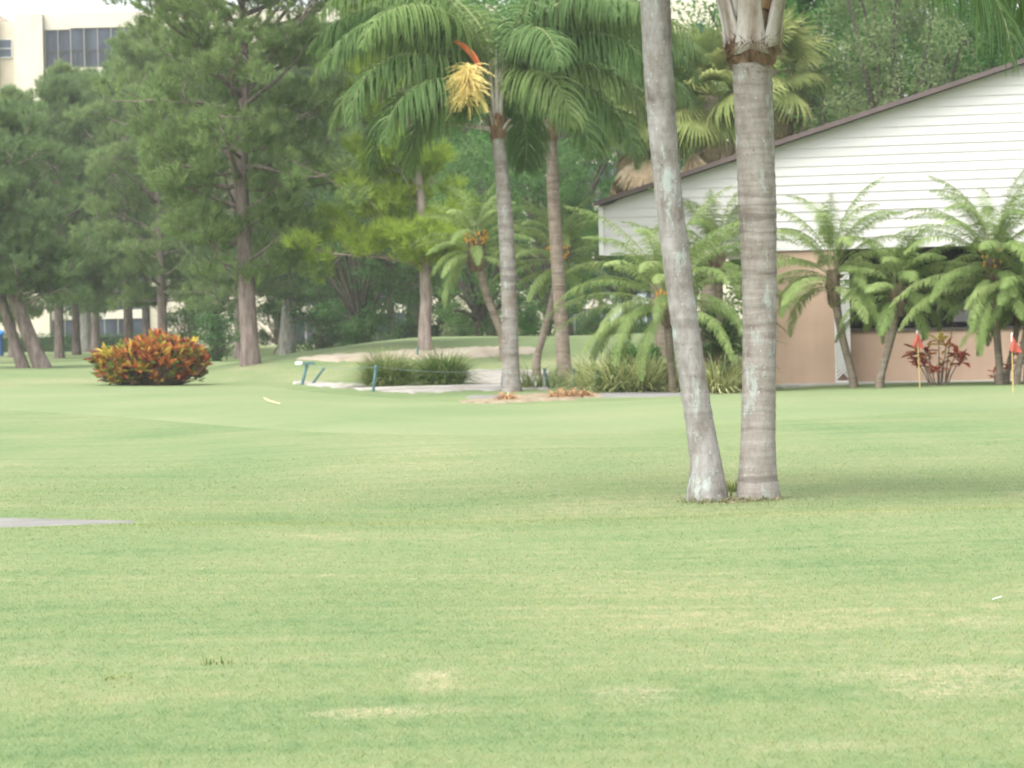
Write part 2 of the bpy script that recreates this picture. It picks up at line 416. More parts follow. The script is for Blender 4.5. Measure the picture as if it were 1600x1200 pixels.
m_white = stucco('stucco_white', (.70, .68, .63))
def glass_mat(name, c, rough=.12):
    m, t = mat_new(name); tc = N(t, 'TexCoord')
    n1 = noise(t, mapping(t, tc.outputs['Object'], (1.5, 1.5, .4)), 1, 3)
    finish(t, ramp(t, n1, [(.35, tuple(x * .6 for x in c)), (.65, tuple(x * 1.3 for x in c))]), rough, spec=.5)
    return m
m_screen = plain('porch_screen', (.010, .009, .011), .9, .3, 1.5, spec=.06)
m_pane = glass_mat('window_pane', (.07, .10, .14))
m_lanai = glass_mat('lanai_screen', (.045, .055, .075), .35)
m_blind = plain('pale_blind', (.42, .46, .50), .6, .12, 1)
m_bronze = plain('bronze_frame', (.07, .06, .055), .5, .1)
m_post = plain('lanai_post', (.30, .29, .27), .6, .1)
m_slab = plain('balcony_band', (.53, .49, .41), .8, .05, 1)
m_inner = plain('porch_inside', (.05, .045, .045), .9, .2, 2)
m_stake = plain('green_stake', (.06, .135, .135), .45, .2, 9)
m_rope = plain('green_rope', (.15, .21, .19), .8, .15, 20)
m_pole = plain('flag_pole_yellow', (.50, .39, .16), .45, .1, 12)
m_flag = plain('flag_red', (.40, .085, .06), .7, .12, 8)
m_blue = plain('blue_cloth', (.035, .20, .62), .6, .1, 5)
m_dblue = plain('dark_blue_paint', (.02, .06, .16), .6, .1, 5)
m_paper = plain('white_paper', (.80, .80, .80), .7, .03)
m_ball = plain('ball_white', (.82, .82, .80), .35, .02)
m_strawleaf = plain('dry_frond', (.62, .56, .26), .8, .15)
m_spathe = plain('spathe_orange', (.46, .125, .045), .6, .25, 4)
m_inflo = plain('inflorescence_yellow', (.66, .53, .20), .7, .2, 8)
m_fruit = plain('date_fruit', (.58, .30, .045), .45, .3, 9)
m_stem = plain('shrub_stem', (.20, .155, .12), .9, .2, 6)
def petal(name, c, v=.35): return leaf_mat(name, tuple(x * (1 - v) for x in c), tuple(min(1, x * (1 + v)) for x in c), None, 6.0, .25, .45)
CROT = [petal('croton_orange', (.56, .20, .055)), petal('croton_yellow', (.58, .44, .08)), petal('croton_red', (.34, .085, .045)),
        petal('croton_green', (.21, .26, .06)), petal('croton_dark', (.11, .06, .04)), petal('croton_pink', (.50, .23, .16))]

# ------------------------------------------------------------------ ground
def grid_sheet(xs, ys, fn, name, m, off=0.0):
    X, Y = np.meshgrid(xs, ys); Z = fn(X, Y) + off
    V = np.stack([X, Y, Z], -1).reshape(-1, 3); nx, ny = len(xs), len(ys)
    i = np.arange(ny - 1)[:, None]; j = np.arange(nx - 1)[None, :]
    q = np.stack([i * nx + j, i * nx + j + 1, (i + 1) * nx + j + 1, (i + 1) * nx + j], -1).reshape(-1, 4)
    b = MB(); b.add(V, q); return b.build(name, m, smooth=True)
xs = np.concatenate([np.linspace(-480, -45, 24), np.linspace(-44, -24.5, 24), np.linspace(-24, 24, 161), np.linspace(24.5, 44, 24), np.linspace(45, 480, 24)])
ys = np.concatenate([np.linspace(-60, 9, 12), np.linspace(10, 60, 168), np.linspace(60.5, 130, 175), np.linspace(131, 210, 60), np.linspace(215, 700, 30)])
struct(grid_sheet(xs, ys, terrain, 'lawn', m_lawn))
def strip(name, top, bot, m, off, ncol=60, nrow=10, jit=0.0, edge=None):
    """sheet draped on the ground between two rows of photograph pixels"""
    us = np.linspace(top[0][0], top[-1][0], ncol)
    tv = np.interp(us, [p[0] for p in top], [p[1] for p in top]); bv = np.interp(us, [p[0] for p in bot], [p[1] for p in bot])
    r = np.random.default_rng(len(name) * 7 + ncol)
    if jit:
        k = np.array([.25, .5, .25]); a = np.convolve(r.normal(0, jit, ncol + 2), k, 'valid'); c = np.convolve(r.normal(0, jit, ncol + 2), k, 'valid')
        tv = tv + a; bv = bv + c
    V = []
    for i in range(nrow):
        s = i / (nrow - 1)
        for j, (u, a, c) in enumerate(zip(us, tv, bv)):
            a2 = min(a, c)
            V.append(tuple(G(u, c + (a2 - c) * s, -.03 if i in (0, nrow - 1) or j in (0, ncol - 1) else off)))
    q = [(i * ncol + j, i * ncol + j + 1, (i + 1) * ncol + j + 1, (i + 1) * ncol + j) for i in range(nrow - 1) for j in range(ncol - 1)]
    b = MB(); b.add(V, q)
    return struct(b.build(name, m, smooth=True))
GT = [(-150, 606), (0, 603), (430, 600), (520, 612), (800, 629), (1000, 622), (1200, 608), (1600, 598), (1800, 594)]
GB = [(-150, 632), (0, 641), (200, 656), (450, 678), (640, 684), (800, 684), (1000, 678), (1210, 660), (1600, 640), (1800, 632)]
strip('putting_green', GT, GB, m_green, .012, 90, 12, .5)
strip('asphalt_path', [(-330, 802), (-150, 804), (0, 808), (120, 812), (205, 814.6), (222, 816)], [(-330, 840), (-150, 834), (0, 826), (120, 821), (205, 817.6), (222, 816.6)], m_asph, .008, 40, 8)
strip('cart_path', [(720, 619), (900, 614), (1040, 612), (1160, 606), (1260, 600)], [(720, 623), (830, 624), (1040, 621), (1160, 613), (1260, 605)], m_asph, .020, 40, 6)
strip('shell_path', [(455, 597), (500, 596), (560, 598), (640, 600), (700, 582), (735, 576), (800, 574), (860, 577)],
      [(455, 600), (520, 606), (580, 611), (640, 615), (700, 614), (760, 612), (800, 611), (860, 611)], m_shell, .022, 90, 10, 1.6)
strip('sand_bunker', [(462, 560), (520, 554), (600, 550), (640, 545), (720, 543), (800, 541), (850, 545)],
      [(462, 562), (520, 566), (600, 568), (640, 562), (720, 560), (800, 557), (850, 549)], m_sand, .035, 90, 10, 1.6)
strip('mulch_bed', [(715, 627), (770, 622), (800, 615), (880, 612), (945, 617)], [(715, 630), (770, 632), (800, 631), (880, 627), (945, 621)], m_mulch, .028, 60, 6, 1.2)

PATH_T = [(-330, 802), (-150, 804), (0, 808), (120, 812), (205, 814.6), (222, 816)]; PATH_B = [(-330, 840), (-150, 834), (0, 826), (120, 821), (205, 817.6), (222, 816.6)]
def on_path(x, y):
    q = np.stack([x, y, terrain(x, y) - CH], 1); zc = q @ np.array(_F); u = PXC + F * (q @ np.array(_R)) / zc; v = PYC - F * (q @ np.array(_U)) / zc
    return (u < 222) & (v > np.interp(u, *zip(*PATH_T))) & (v < np.interp(u, *zip(*PATH_B)))
# short mown blades standing on the nearer lawn
def blades():
    b = MB(); r = np.random.default_rng(3)
    for y0, y1, dens, ln, wd in ((10.2, 14, 3000, .040, .0036), (14, 19, 2300, .032, .0044), (19, 26, 1500, .027, .006), (26, 33, 700, .027, .009), (33, 39, 260, .026, .012)):
        hw = lambda y: y * 0.16 + 1.6
        n = int((y1 - y0) * 2 * hw((y0 + y1) / 2) * dens)
        y = r.uniform(y0, y1, n); x = r.uniform(-1, 1, n) * hw(y)
        k = ~on_path(x, y)
        x, y = x[k], y[k]; n = len(x)
        z = terrain(x, y) - .003
        h = .62 * ln * r.uniform(.35, 1.2, n); a = r.uniform(0, 2 * np.pi, n); lean = r.uniform(.4, 2.2, n) * h
        la = r.uniform(0, 2 * np.pi, n)
        p0 = np.stack([x - np.cos(a) * wd / 2, y - np.sin(a) * wd / 2, z], 1); p1 = np.stack([x + np.cos(a) * wd / 2, y + np.sin(a) * wd / 2, z], 1)
        p2 = np.stack([x + np.cos(la) * lean, y + np.sin(la) * lean, z + h], 1)
        b.add(np.stack([p0, p1, p2], 1).reshape(-1, 3), np.arange(3 * n).reshape(-1, 3))
    o = b.build('lawn_grass', m_blade); o['kind'] = 'stuff'; o['label'] = 'short mown green grass with dry straw patches covering the lawn'; o['category'] = 'grass'
blades()

# ------------------------------------------------------------------ clubhouse
TH = math.radians(19)
O_ = P(1220, 603, 66.0); O_.z = 0.0
AX = Vector((math.cos(TH), -math.sin(TH), 0)); NX = Vector((math.sin(TH), math.cos(TH), 0))
def WP(u, v, k=0.0):
    """pixel to wall coordinates (along the wall, height) on the facade plane set back by k metres"""
    d = ray(u, v); o = Vector((0, 0, CH)); q = O_ + NX * k
    t = (q - o).dot(NX) / d.dot(NX); p = o + d * t
    return (p - q).dot(AX), p.z
def clubhouse():
    c = thing('clubhouse', 'low clubhouse with white clapboard gable above peach stucco walls', 'building', tuple(O_), -TH)
    sL, zL = WP(937, 322); s2, z2 = WP(1590, 104)
    sl = (z2 - zL) / (s2 - sL)
    half = 14.5; sR = sL + half; sE = sL + 2 * half
    zb = WP(1220, 388)[1]
    zr = lambda s: zL + sl * (s - sL) if s <= sR else zL + sl * (sE - s)
    inv = lambda z: sL if z <= zL else sL + (z - zL) / sl
    ztop = zr(sR); e = .185
    g = MB(); g.hexa([(sL + .02, .05, zb + .02), (sE - .02, .05, zb + .02), (sE - .02, .20, zb + .02), (sL + .02, .20, zb + .02),
                      (sL + .02, .05, zL - .02), (sE - .02, .05, zL - .02), (sE - .02, .20, zL - .02), (sL + .02, .20, zL - .02)])
    g.add([(sL + .02, .05, zL - .02), (sE - .02, .05, zL - .02), (sR, .05, ztop - .03), (sL + .02, .20, zL - .02), (sE - .02, .20, zL - .02), (sR, .20, ztop - .03)],
          [(0, 1, 2), (3, 5, 4)])
    wall = g.build('gable_wall', m_trim, c)
    z = zb; i = 0
    while z < ztop - .05:
        z1 = min(z + e, ztop - .01)
        a0, a1 = max(sL + .09, inv(z)), max(sL + .09, inv(z1)); b0, b1 = 2 * sR - max(sL, inv(z)), 2 * sR - max(sL, inv(z1))
        b = MB(); b.hexa([(a0, -.022, z), (b0, -.022, z), (b0, .049, z), (a0, .049, z), (a1, -.004, z1), (b1, -.004, z1), (b1, .049, z1), (a1, .049, z1)])
        b.build('siding_board', m_siding, wall); z += e; i += 1
    b = MB(); b.box(sL - .02, sL + .088, -.045, .21, zb - .04, zL - .03); b.build('corner_trim', m_trim, c)
    b = MB(); b.box(sL + .09, sE, -.028, .20, zb - .05, zb - .004); b.build('skirt_trim', m_trim, c)
    # roof: two slabs and the brown barge boards
    th = .06; D = 12.5; ov = .30
    for sgn, name in ((1, 'roof'), (-1, 'roof')):
        e0 = sL - .03 if sgn == 1 else sE + .03
        ze = zL - sl * .03
        b = MB()
        v = [(e0, -ov, ze + .02), (sR, -ov, ztop + .02), (sR, D, ztop + .02), (e0, D, ze + .02), (e0, -ov, ze + .02 + th), (sR, -ov, ztop + .02 + th), (sR, D, ztop + .02 + th), (e0, D, ze + .02 + th)]
        b.hexa(v); rf = b.build(name, m_shingle, c)
        b = MB()
        v = [(e0, -ov - .03, ze - .01), (sR, -ov - .03, ztop - .01), (sR, -ov - .001, ztop - .01), (e0, -ov - .001, ze - .01),
             (e0, -ov - .03, ze + th + .03), (sR, -ov - .03, ztop + th + .03), (sR, -ov - .001, ztop + th + .03), (e0, -ov - .001, ze + th + .03)]
        b.hexa(v); b.build('barge_board', m_fascia, rf)
    b = MB(); b.box(sL + .02, sE - .02, .21, D, zb - .03, zb + .08); b.build('soffit', m_trim, c)
    # stucco block, porch recess with half wall and dark screens
    sA = WP(1168, 500)[0]; sB = WP(1304, 500)[0]; sC = WP(1328, 500)[0]; R = .75
    zc = zb - .055
    b = MB(); b.box(sA, sB, .02, .26, -.3, zc); b.build('wall', m_peach, c)
    b = MB(); b.box(sA, sA + .2, .27, D, -.3, zc - .03); b.build('side_wall', m_peach, c)
    b = MB(); b.box(sB - .22, sB - .002, .262, R + .3, -.3, zc); b.build('return_wall', m_peach, c)
    zs = WP(1400, 517, R)[1]
    b = MB(); b.box(sB, sE, R, R + .2, -.3, zs); b.build('half_wall', m_peach, c)
    b = MB(); b.box(sB, sE, R - .04, R + .22, zs + .002, zs + .05); b.build('window_sill', m_bronze, c)
    x = sB; k = 0
    r = random.Random(4)
    while x < sE - 1:
        wdt = (WP(1396, 480, R)[0] - WP(1328, 480, R)[0]) * (1.0 if k % 2 else 1.18)
        x1 = min(x + wdt, sE)
        b = MB(); b.box(x + .035, x1 - .035, R + .09, R + .11, zs + .06, zc - .03); wn = b.build('screen_pane', m_screen, c)
        b = MB(); b.box(x1 - .03, x1 + .03, R + .06, R + .13, zs + .052, zc); b.build('mullion', m_bronze, wn)
        x = x1; k += 1
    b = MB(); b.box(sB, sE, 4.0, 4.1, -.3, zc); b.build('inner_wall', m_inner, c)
    u0, zq = WP(1488, 503, R); u1, zt = WP(1520, 470, R)
    b = MB(); b.box(u0, u1, R + .075, R + .088, zq, zt); b.build('grey_panel', plain('panel_grey', (.11, .105, .105), .6, .15, 8), c)  # thin plain grey rectangle just in front of the dark screen
    b = MB(); b.box(sA, sE, D - .2, D, -.3, zc - .03); b.build('rear_wall', m_peach, c)
    b = MB(); b.box(sE - .2, sE, .3, D - .21, -.3, zc - .03); b.build('side_wall', m_peach, c)
    sp = WP(1072, 520)[0]
    for yy in (.12, D - .5):
        b = MB(); b.box(sp - .1, sp + .1, yy - .1, yy + .1, -.3, zc); b.box(sp - .15, sp + .15, yy - .15, yy + .15, -.3, .12); b.build('canopy_post', m_trim, c)
    b = MB(); b.box(sL - .5, sE + .5, -.25, D + .5, -.3, .035); b.build('floor_slab', plain('concrete', (.36, .345, .325), .9, .12, 2), c)
    # white diagonal lattice panel leaning on the porch opening
    la = thing('lattice_panel', 'narrow white diagonal lattice panel beside the peach wall', 'lattice', tuple(O_ + AX * sB + NX * 0.0), -TH)
    W = sC - sB; H = WP(1316, 425)[1]; d = MB(); f = MB()
    f.box(.002, .03, -.02, .02, .04, H); f.box(W - .03, W, -.02, .02, .04, H); f.box(.031, W - .031, -.02, .02, .04, .08); f.box(.031, W - .031, -.02, .02, H - .04, H)
    f.build('frame', m_trim, la)
    st = .075; hw = .021
    for sg, y in ((1, -.008), (-1, .006)):
        q = -W
        while q < H + W:
            pts = []
            x0, x1 = .031, W - .031
            z0, z1 = (q, q + (x1 - x0)) if sg == 1 else (q + (x1 - x0), q)
            if min(z0, z1) > .08 and max(z0, z1) < H - .04:
                hh = hw * 1.2
                d.hexa([(x0, y, z0 - hh), (x1, y, z1 - hh), (x1, y + .012, z1 - hh), (x0, y + .012, z0 - hh), (x0, y, z0 + hh), (x1, y, z1 + hh), (x1, y + .012, z1 + hh), (x0, y + .012, z0 + hh)])
            q += st
    o = d.build('lattice_slats', m_trim, la); o['kind'] = 'stuff'
    return sL, sE, zb
clubhouse()

# ------------------------------------------------------------------ condominium block far behind
def condo():
    D = 195.0; p = F / D
    X = lambda u: (u - 800) / p
    def Zr(v, u=100): return P(u, v, D).z
    fl = 75.5 / p; top = P(60, 22, D).z
    c = thing('apartment_block', 'tall cream apartment block rising behind the pines', 'building', (0, D, 0))
    nfl = int(top // fl) + 1
    zf = [top - .5 - fl * (k + 1) for k in range(nfl)]            # floor levels from the top down
    def wall(u0, u1, y0, y1, zt, m=m_cream, name='wall'):
        b = MB(); b.box(X(u0), X(u1), y0, y1, -1, zt); return b.build(name, m, c)
    win = []; 
    wm = MB(); wm.box(-.37, .37, -.02, .02, 0, 1.05); wme = wm.mesh('pane', m_pane)
    fm = MB(); fm.box(-.43, -.372, -.05, .03, -.06, 1.11); fm.box(.372, .43, -.05, .03, -.06, 1.11); fm.box(-.371, .371, -.05, .03, 1.052, 1.11); fm.box(-.371, .371, -.09, .03, -.06, -.002); fm.box(-.371, .371, -.04, -.021, .50, .55)
    fme = fm.mesh('window_frame', m_trim)
    def windows(u, y):
        for z in zf:
            zz = z + (75.5 - 48) / p * 1.0
            if zz < 1: continue
            w_ = link('window', fme, c, (X(u), y, z + .95)); link('pane', wme, w_)
    def lanai(u0, u1, y0, y1, side=None):
        """stacked screened balconies"""
        for k, z in enumerate(zf):
            zt = z + fl
            b = MB(); b.box(X(u0), X(u1), y0, y1, zt - .45, zt + .10 if k else zt + .5); b.build('balcony_band', m_slab, c)
            zz = max(z + .102, -.5)
            b = MB(); b.box(X(u0) + .06, X(u1) - .06, y0 + .12, y0 + .16, zz, zt - .452); pn = b.build('lanai_screen', m_lanai, c)
            r = MB(); r.box(X(u0) + .06, X(u1) - .06, y0 + .06, y0 + .10, zz + 1.02, zz + 1.08)
            nb = int((X(u1) - X(u0)) / .3)
            for q in range(nb):
                xx = X(u0) + .1 + q * .3; r.box(xx, xx + .03, y0 + .065, y0 + .095, zz, zz + 1.018)
            r.build('railing', m_bronze, pn)
            n = max(2, round((u1 - u0) / 22))
            for j in range(n + 1):
                xx = X(u0) + .02 + (X(u1) - X(u0) - .1) * j / n
                b = MB(); b.box(xx, xx + .045, y0 + .02, y0 + .058, zz, zt - .452); b.build('lanai_post', m_post, pn)
    wall(-260, 8, 0.0, 9, top + .15)
    wall(8.5, 36.5, .9, 9, top - .35); windows(18, .88)
    wall(37, 81, -.3, 9, top)
    lanai(82, 124, .3, 9); lanai(124.5, 232, -.6, 9)
    wall(232.5, 300, 0, 9, top); wall(300.5, 340, .9, 9, top - .35); windows(318, .88); wall(340.5, 430, -.3, 9, top); windows(385, -.32)
    lanai(430.5, 480, .3, 9); lanai(480.5, 637, -.6, 9)
    wall(637.5, 700, -.2, 9, top); wall(700.5, 745, .9, 9, top - .35); windows(722, .88); wall(745.5, 880, -.3, 9, top); windows(820, -.32)
    lanai(880.5, 940, .3, 9); lanai(940.5, 1030, -.6, 9)
    wall(1030.5, 1250, 0, 9, top); windows(1100, -.02)
    for u0, u1, z in ((956, 979, 0), (983, 1012, 0)):
        b = MB(); b.box(X(u0), X(u1), -.62, -.55, P(970, 507, D).z, P(970, 460, D).z); b.build('pale_blind', m_blind, c)
    b = MB(); b.box(X(-260), X(1250), 9.01, 12, -1, top - .1); b.build('rear_wing', m_cream, c)
condo()

# ------------------------------------------------------------------ foliage generators
def tuft_tpl(r, n, ln, wd, spread):
    """spray of n thin needles about local z"""
    V = []; Fc = []
    for i in range(n):
        a = r.uniform(0, 2 * np.pi); e = r.uniform(.05, spread)
        d = np.array([math.cos(a) * math.sin(e), math.sin(a) * math.sin(e), math.cos(e)]) * ln * r.uniform(.7, 1.15)
        s = np.cross(d, r.normal(size=3)); s = s / (np.linalg.norm(s) + 1e-9) * wd
        b0 = np.array([0, 0, r.uniform(-.4, .3) * ln])
        V += [b0 - s, b0 + s, b0 + d]; Fc.append((3 * i, 3 * i + 1, 3 * i + 2))
    return np.array(V), np.array(Fc)
_r = np.random.default_rng(11)
TUFT = tuft_tpl(_r, 18, .30, .012, 1.15)
TUFT_B = tuft_tpl(_r, 22, .34, .013, 1.3)
LEAF = (np.array([(0, 0, 0), (.5, .18, .05), (1, 0, -.06), (.5, -.18, .05)]) - np.array([.1, 0, 0]), np.array([(0, 1, 2), (0, 2, 3)]))

def pine_parts(H, r0, z0, rad, seed, ntree=42, dens=14, trunk=None, tuft=None, size=1.0, sparse=1.0, clumps=5, cl_r=.62, extra=()):
    r = np.random.default_rng(seed)
    wood = MB(); nd = MB()
    if trunk is None:
        bend = r.normal(0, .012, 2)
        tp = [(bend[0] * z * z * .3, bend[1] * z * z * .3, z) for z in np.linspace(-.3, H, 14)]
    else: tp = trunk
    tp = np.array(tp); zz = tp[:, 2]
    rr = r0 * (1.0 - .82 * np.clip(zz / H, 0, 1)) ; rr[0] *= 1.25
    wood.tube(tp, rr, 10)
    at = lambda z: np.array([np.interp(z, zz, tp[:, 0]), np.interp(z, zz, tp[:, 1]), z])
    ctr = []; ax = []
    limbs = []
    for i in range(ntree):
        t_ = (i + r.uniform(0, 1)) / ntree; z = z0 + (H - z0) * t_
        prof = (.50 + .62 * math.sin(math.pi * min(1, t_ * .85 + .12))) * (1 - t_ ** 4) + .12
        ln = rad * prof * r.uniform(.65, 1.12); az = i * 2.39996 + r.uniform(-.5, .5)
        el = r.uniform(-.10, .35) + .5 * t_
        limbs.append((z, az, el, ln))
    limbs += list(extra)
    for z, az, el, ln in limbs:
        b0 = at(z); pts = [b0]; d = np.array([math.cos(az) * math.cos(el), math.sin(az) * math.cos(el), math.sin(el)])
        for k in range(5):
            d = d + r.normal(0, .10, 3) + np.array([0, 0, .06]); d /= np.linalg.norm(d)
            pts.append(pts[-1] + d * ln / 5)
        pts = np.array(pts)
        wood.tube(pts, np.linspace(max(.025, r0 * .30 * min(1, ln / 3.5)), .012, 6), 5, cap=False)
        for k in range(clumps):
            s = r.uniform(.38, 1.04) ** .8; c0 = np.array([np.interp(s * 5, np.arange(6), pts[:, q]) for q in range(3)])
            off = r.normal(0, .42 * size, 3) * np.array([1, 1, .7]) * min(1.3, ln / 2); c1 = c0 + off + np.array([0, 0, .15])
            if np.linalg.norm(off) > .25: wood.tube([c0, c1], [.022, .01], 3, cap=False)
            n = int(dens * r.uniform(.6, 1.3) * sparse)
            q = r.normal(0, 1, (n, 3)); q /= np.linalg.norm(q, axis=1)[:, None]
            q *= (r.uniform(.3, 1, n) ** .5)[:, None] * np.array([1, 1, .62]) * cl_r * size
            ctr.append(c1 + q); ax.append(q + np.array([0, 0, .45 * size]) + d * .2)
    ctr = np.vstack(ctr); ax = np.vstack(ax)
    tv, tf = tuft or TUFT
    sc = r.uniform(.75, 1.2, len(ctr))[:, None, None]
    nd.scatter(tv, tf, frame_from_axis(ax, r) * sc, ctr)
    return wood, nd
def pine(label, base, wood, nd, mw, mn, rz=0.0, group=None, sc=1.0):
    t_ = thing('pine_tree', label, 'tree', base, rz, group); t_.scale = (sc, sc, sc)
    a = link('trunk', wood, t_); b = link('crown', nd, t_)
    return t_

def broad_parts(H, r0, z0, rad, seed, nclump=90, per=130, leaf=.20, flat=.85, fork=True, cl=.75, core=.55):
    r = np.random.default_rng(seed); wood = MB(); lf = MB()
    zc = (H + z0) / 2; hh = (H - z0) / 2
    hub = np.array([r.normal(0, .2), r.normal(0, .2), z0 + hh * .25])
    wood.tube(smooth_path([(0, 0, -.3), (r.normal(0, .08), r.normal(0, .08), z0 * .5), tuple(hub)], 9), np.linspace(r0 * 1.15, r0 * .7, 9), 9)
    ctr = []
    for i in range(nclump):
        d = r.normal(size=3); d /= np.linalg.norm(d); d[2] = abs(d[2]) if r.uniform() < .35 else d[2]
        k = r.uniform(core, 1.0) * (1 + .16 * math.sin(3 * math.atan2(d[1], d[0]) + seed))
        ctr.append(np.array([d[0] * rad, d[1] * rad, zc + d[2] * hh * flat]) * np.array([k, k, 1]) if k < .9 else np.array([d[0] * rad * k, d[1] * rad * k, zc + d[2] * hh * k]))
    ctr = np.array(ctr)
    for c_ in ctr[::max(1, nclump // 26)]:
        m_ = hub * .45 + c_ * .55 + np.array([r.normal(0, .2), r.normal(0, .2), .15 * rad])
        wood.tube(smooth_path([tuple(hub * .98), tuple(m_), tuple(c_)], 6), np.linspace(r0 * .45, .02, 6), 5, cap=False)
    n = nclump * per
    q = r.normal(size=(n, 3)); q /= np.linalg.norm(q, axis=1)[:, None]
    rr = (r.uniform(.15, 1, n) ** .5)[:, None] * np.repeat(r.uniform(.6, 1.25, nclump), per)[:, None] * cl
    pos = np.repeat(ctr, per, 0) + q * rr * np.array([1, 1, .75])
    nrm = q * .9 + np.array([0, 0, .6]) + r.normal(0, .45, (n, 3))
    R = frame_from_axis(nrm, r) * (leaf * r.uniform(.6, 1.25, n))[:, None, None]
    lf.scatter(LEAF[0], LEAF[1], R, pos)
    return wood, lf

# ---- pines
def basis(u, v, Y=None):
    if Y is None:
        g_ = G(u, v); return g_
    q = P(u, v, Y); return on_ground(q.x, Y)
b0 = G(392, 570); s0 = 1 / ppm(b0.y)
tk = [(0, 0, -.3)] + [((u - 392) * s0, 0, (570 - v) * s0) for u, v in ((391, 540), (389, 480), (386, 400), (385, 330), (384, 280), (388, 200), (394, 120), (392, 40), (390, -60), (391, -170))]
def lmb(v, du, dv, dy):  # limb from trunk row v running du, dv pixels, dy metres in depth
    dx, dz = du * s0, -dv * s0
    return ((570 - v) * s0, math.atan2(dy, dx), math.atan2(dz, math.hypot(dx, dy)) - .1, math.sqrt(dx * dx + dy * dy + dz * dz))
extra = [lmb(462, -85, -85, -.4), lmb(412, -75, -50, -.5), lmb(410, 90, -55, -.6), lmb(418, 95, -20, -.3), lmb(385, -100, -40, .5), lmb(360, 100, -60, -.6), lmb(330, -110, -70, -.5), lmb(330, 60, -60, -1.2)]
Hm = tk[-1][2]
wd, nd = pine_parts(Hm, .28, 4.9, 3.8, 21, 64, 24, trunk=tk, clumps=7, cl_r=.47, extra=extra)
pine('tall pine with thick straight bare trunk and long side limbs behind the croton bush', b0, wd.mesh('trunk', m_pinebark, True), nd.mesh('crown', m_needle), None, None)
PV = []
for H, z0, rad, sd_ in ((14.5, 2.4, 3.2, 31), (13.0, 2.0, 3.0, 32), (15.5, 2.8, 3.4, 33)):
    a, b_ = pine_parts(H, .24, z0, rad, sd_, 56, 22, clumps=7, cl_r=.46)
    PV.append((a.mesh('trunk', m_pinebark, True), b_.mesh('crown', m_needle2)))
# two leaning pines at the left
for (u, v, u2, v2), sd_, lab in (((66, 575, 12, 440), 41, 'pine with a brown trunk leaning left beside a second leaning pine'), ((36, 575, 3, 470), 42, 'slimmer pine leaning left, thinner of the two leaning trunks')):
    g_ = G(u, v); k = g_.y / F
    dx = (u2 - u) * k; dz = (v - v2) * k
    tp = [(dx / dz * z * (1 - .35 * min(1, z / 10)), .02 * z, z) for z in np.linspace(-.3, 9.6, 12)]
    a, b_ = pine_parts(9.6, .30 if sd_ == 41 else .22, 2.0, 2.7, sd_, 44, 22, trunk=tp, clumps=6, cl_r=.46)
    pine(lab, g_, a.mesh('trunk', m_pinebark, True), b_.mesh('crown', m_needle2), None, None)
PL = [(93, 560, None, 1, 'pine with a thin dark upright trunk in front of the cream wall', .95), (150, 548, 172, 0, 'far pine with pale trunk beside the forked oak', 1.0),
      (201, 533, 152, 0, 'pine whose pale trunk rises behind the croton bush', 1.0), (229, 528, 158, 2, 'thin dark pine close behind the croton bush, right of the pale trunk', .93),
      (376, 562, 131, 1, 'slim dark pine hidden just behind the thick-trunked pine', 1.0), (612, 542, 131, 2, 'dark pine standing before the screened lanai beyond the mound', .78),
      (500, 548, 140, 0, 'pine without visible trunk above the dark undergrowth', .9), (300, 548, 160, 2, 'far pine filling the gap beside the thick-trunked pine', 1.0), (-40, 560, 135, 1, 'dark pine at the outer end of the pine row', .78),
      (120, 556, 160, 2, 'far pine behind the thin dark upright pine', .9), (255, 545, 140, 0, 'pine standing between the croton and the thick-trunked pine', .98), (445, 545, 150, 1, 'far pine above the stout oak', 1.0), (20, 556, 158, 0, 'far pine behind the two leaning pines', .88)]
for i, (u, v, Y, k, lab, sc) in enumerate(PL):
    bs = basis(u, v, Y)
    pine(lab, bs, PV[k][0], PV[k][1], None, None, rz=i * 1.9 + .4, group='pines of the grove', sc=sc)
# lime young pine on the mound
gl = G(665, 548); kl = gl.y / F
tl = [(0, 0, -.3)] + [((u - 665) * kl, 0, (548 - v) * kl) for u, v in ((664, 520), (668, 470), (667, 420), (668, 380), (662, 300), (655, 220), (640, 130), (625, 40), (610, -40))]
def puff(u, v, dy, z_v):
    """limb from trunk row z_v to a needle puff at pixel u, v"""
    z = (548 - z_v) * kl; tx = np.interp(z, [q[2] for q in tl], [q[0] for q in tl])
    dx = (u - 665) * kl - tx; dz = (548 - v) * kl - z
    return (z, math.atan2(dy, dx), math.atan2(dz, math.hypot(dx, dy)) - .12, .88 * math.sqrt(dx * dx + dy * dy + dz * dz))
pf = [puff(*a) for a in ((505, 315, -.3, 400), (525, 350, .2, 420), (545, 290, -.4, 390), (600, 225, -.3, 330), (575, 250, .4, 330), (635, 210, -.5, 300), (700, 350, -.5, 420), (690, 375, .3, 430), (720, 330, -.2, 400),
     (650, 370, -.7, 420), (580, 40, -.3, 160), (610, 10, .2, 120), (540, 110, -.3, 220), (560, 145, .3, 240), (680, 120, -.2, 220), (700, 250, .3, 320), (660, 60, .2, 150), (620, 320, .5, 380), (480, 335, 0, 410), (640, 260, .6, 340), (560, 330, -.5, 410), (710, 380, -.5, 440), (600, 90, .5, 200))]
wd, nd = pine_parts(tl[-1][2], .20, 8.8, 1.2, 51, 6, 24, trunk=tl, tuft=TUFT_B, clumps=5, cl_r=.42, extra=pf)
pine('young pine with bright lime green needle puffs on the grassy mound', gl, wd.mesh('trunk', m_pinebark2, True), nd.mesh('crown', m_lime), None, None)

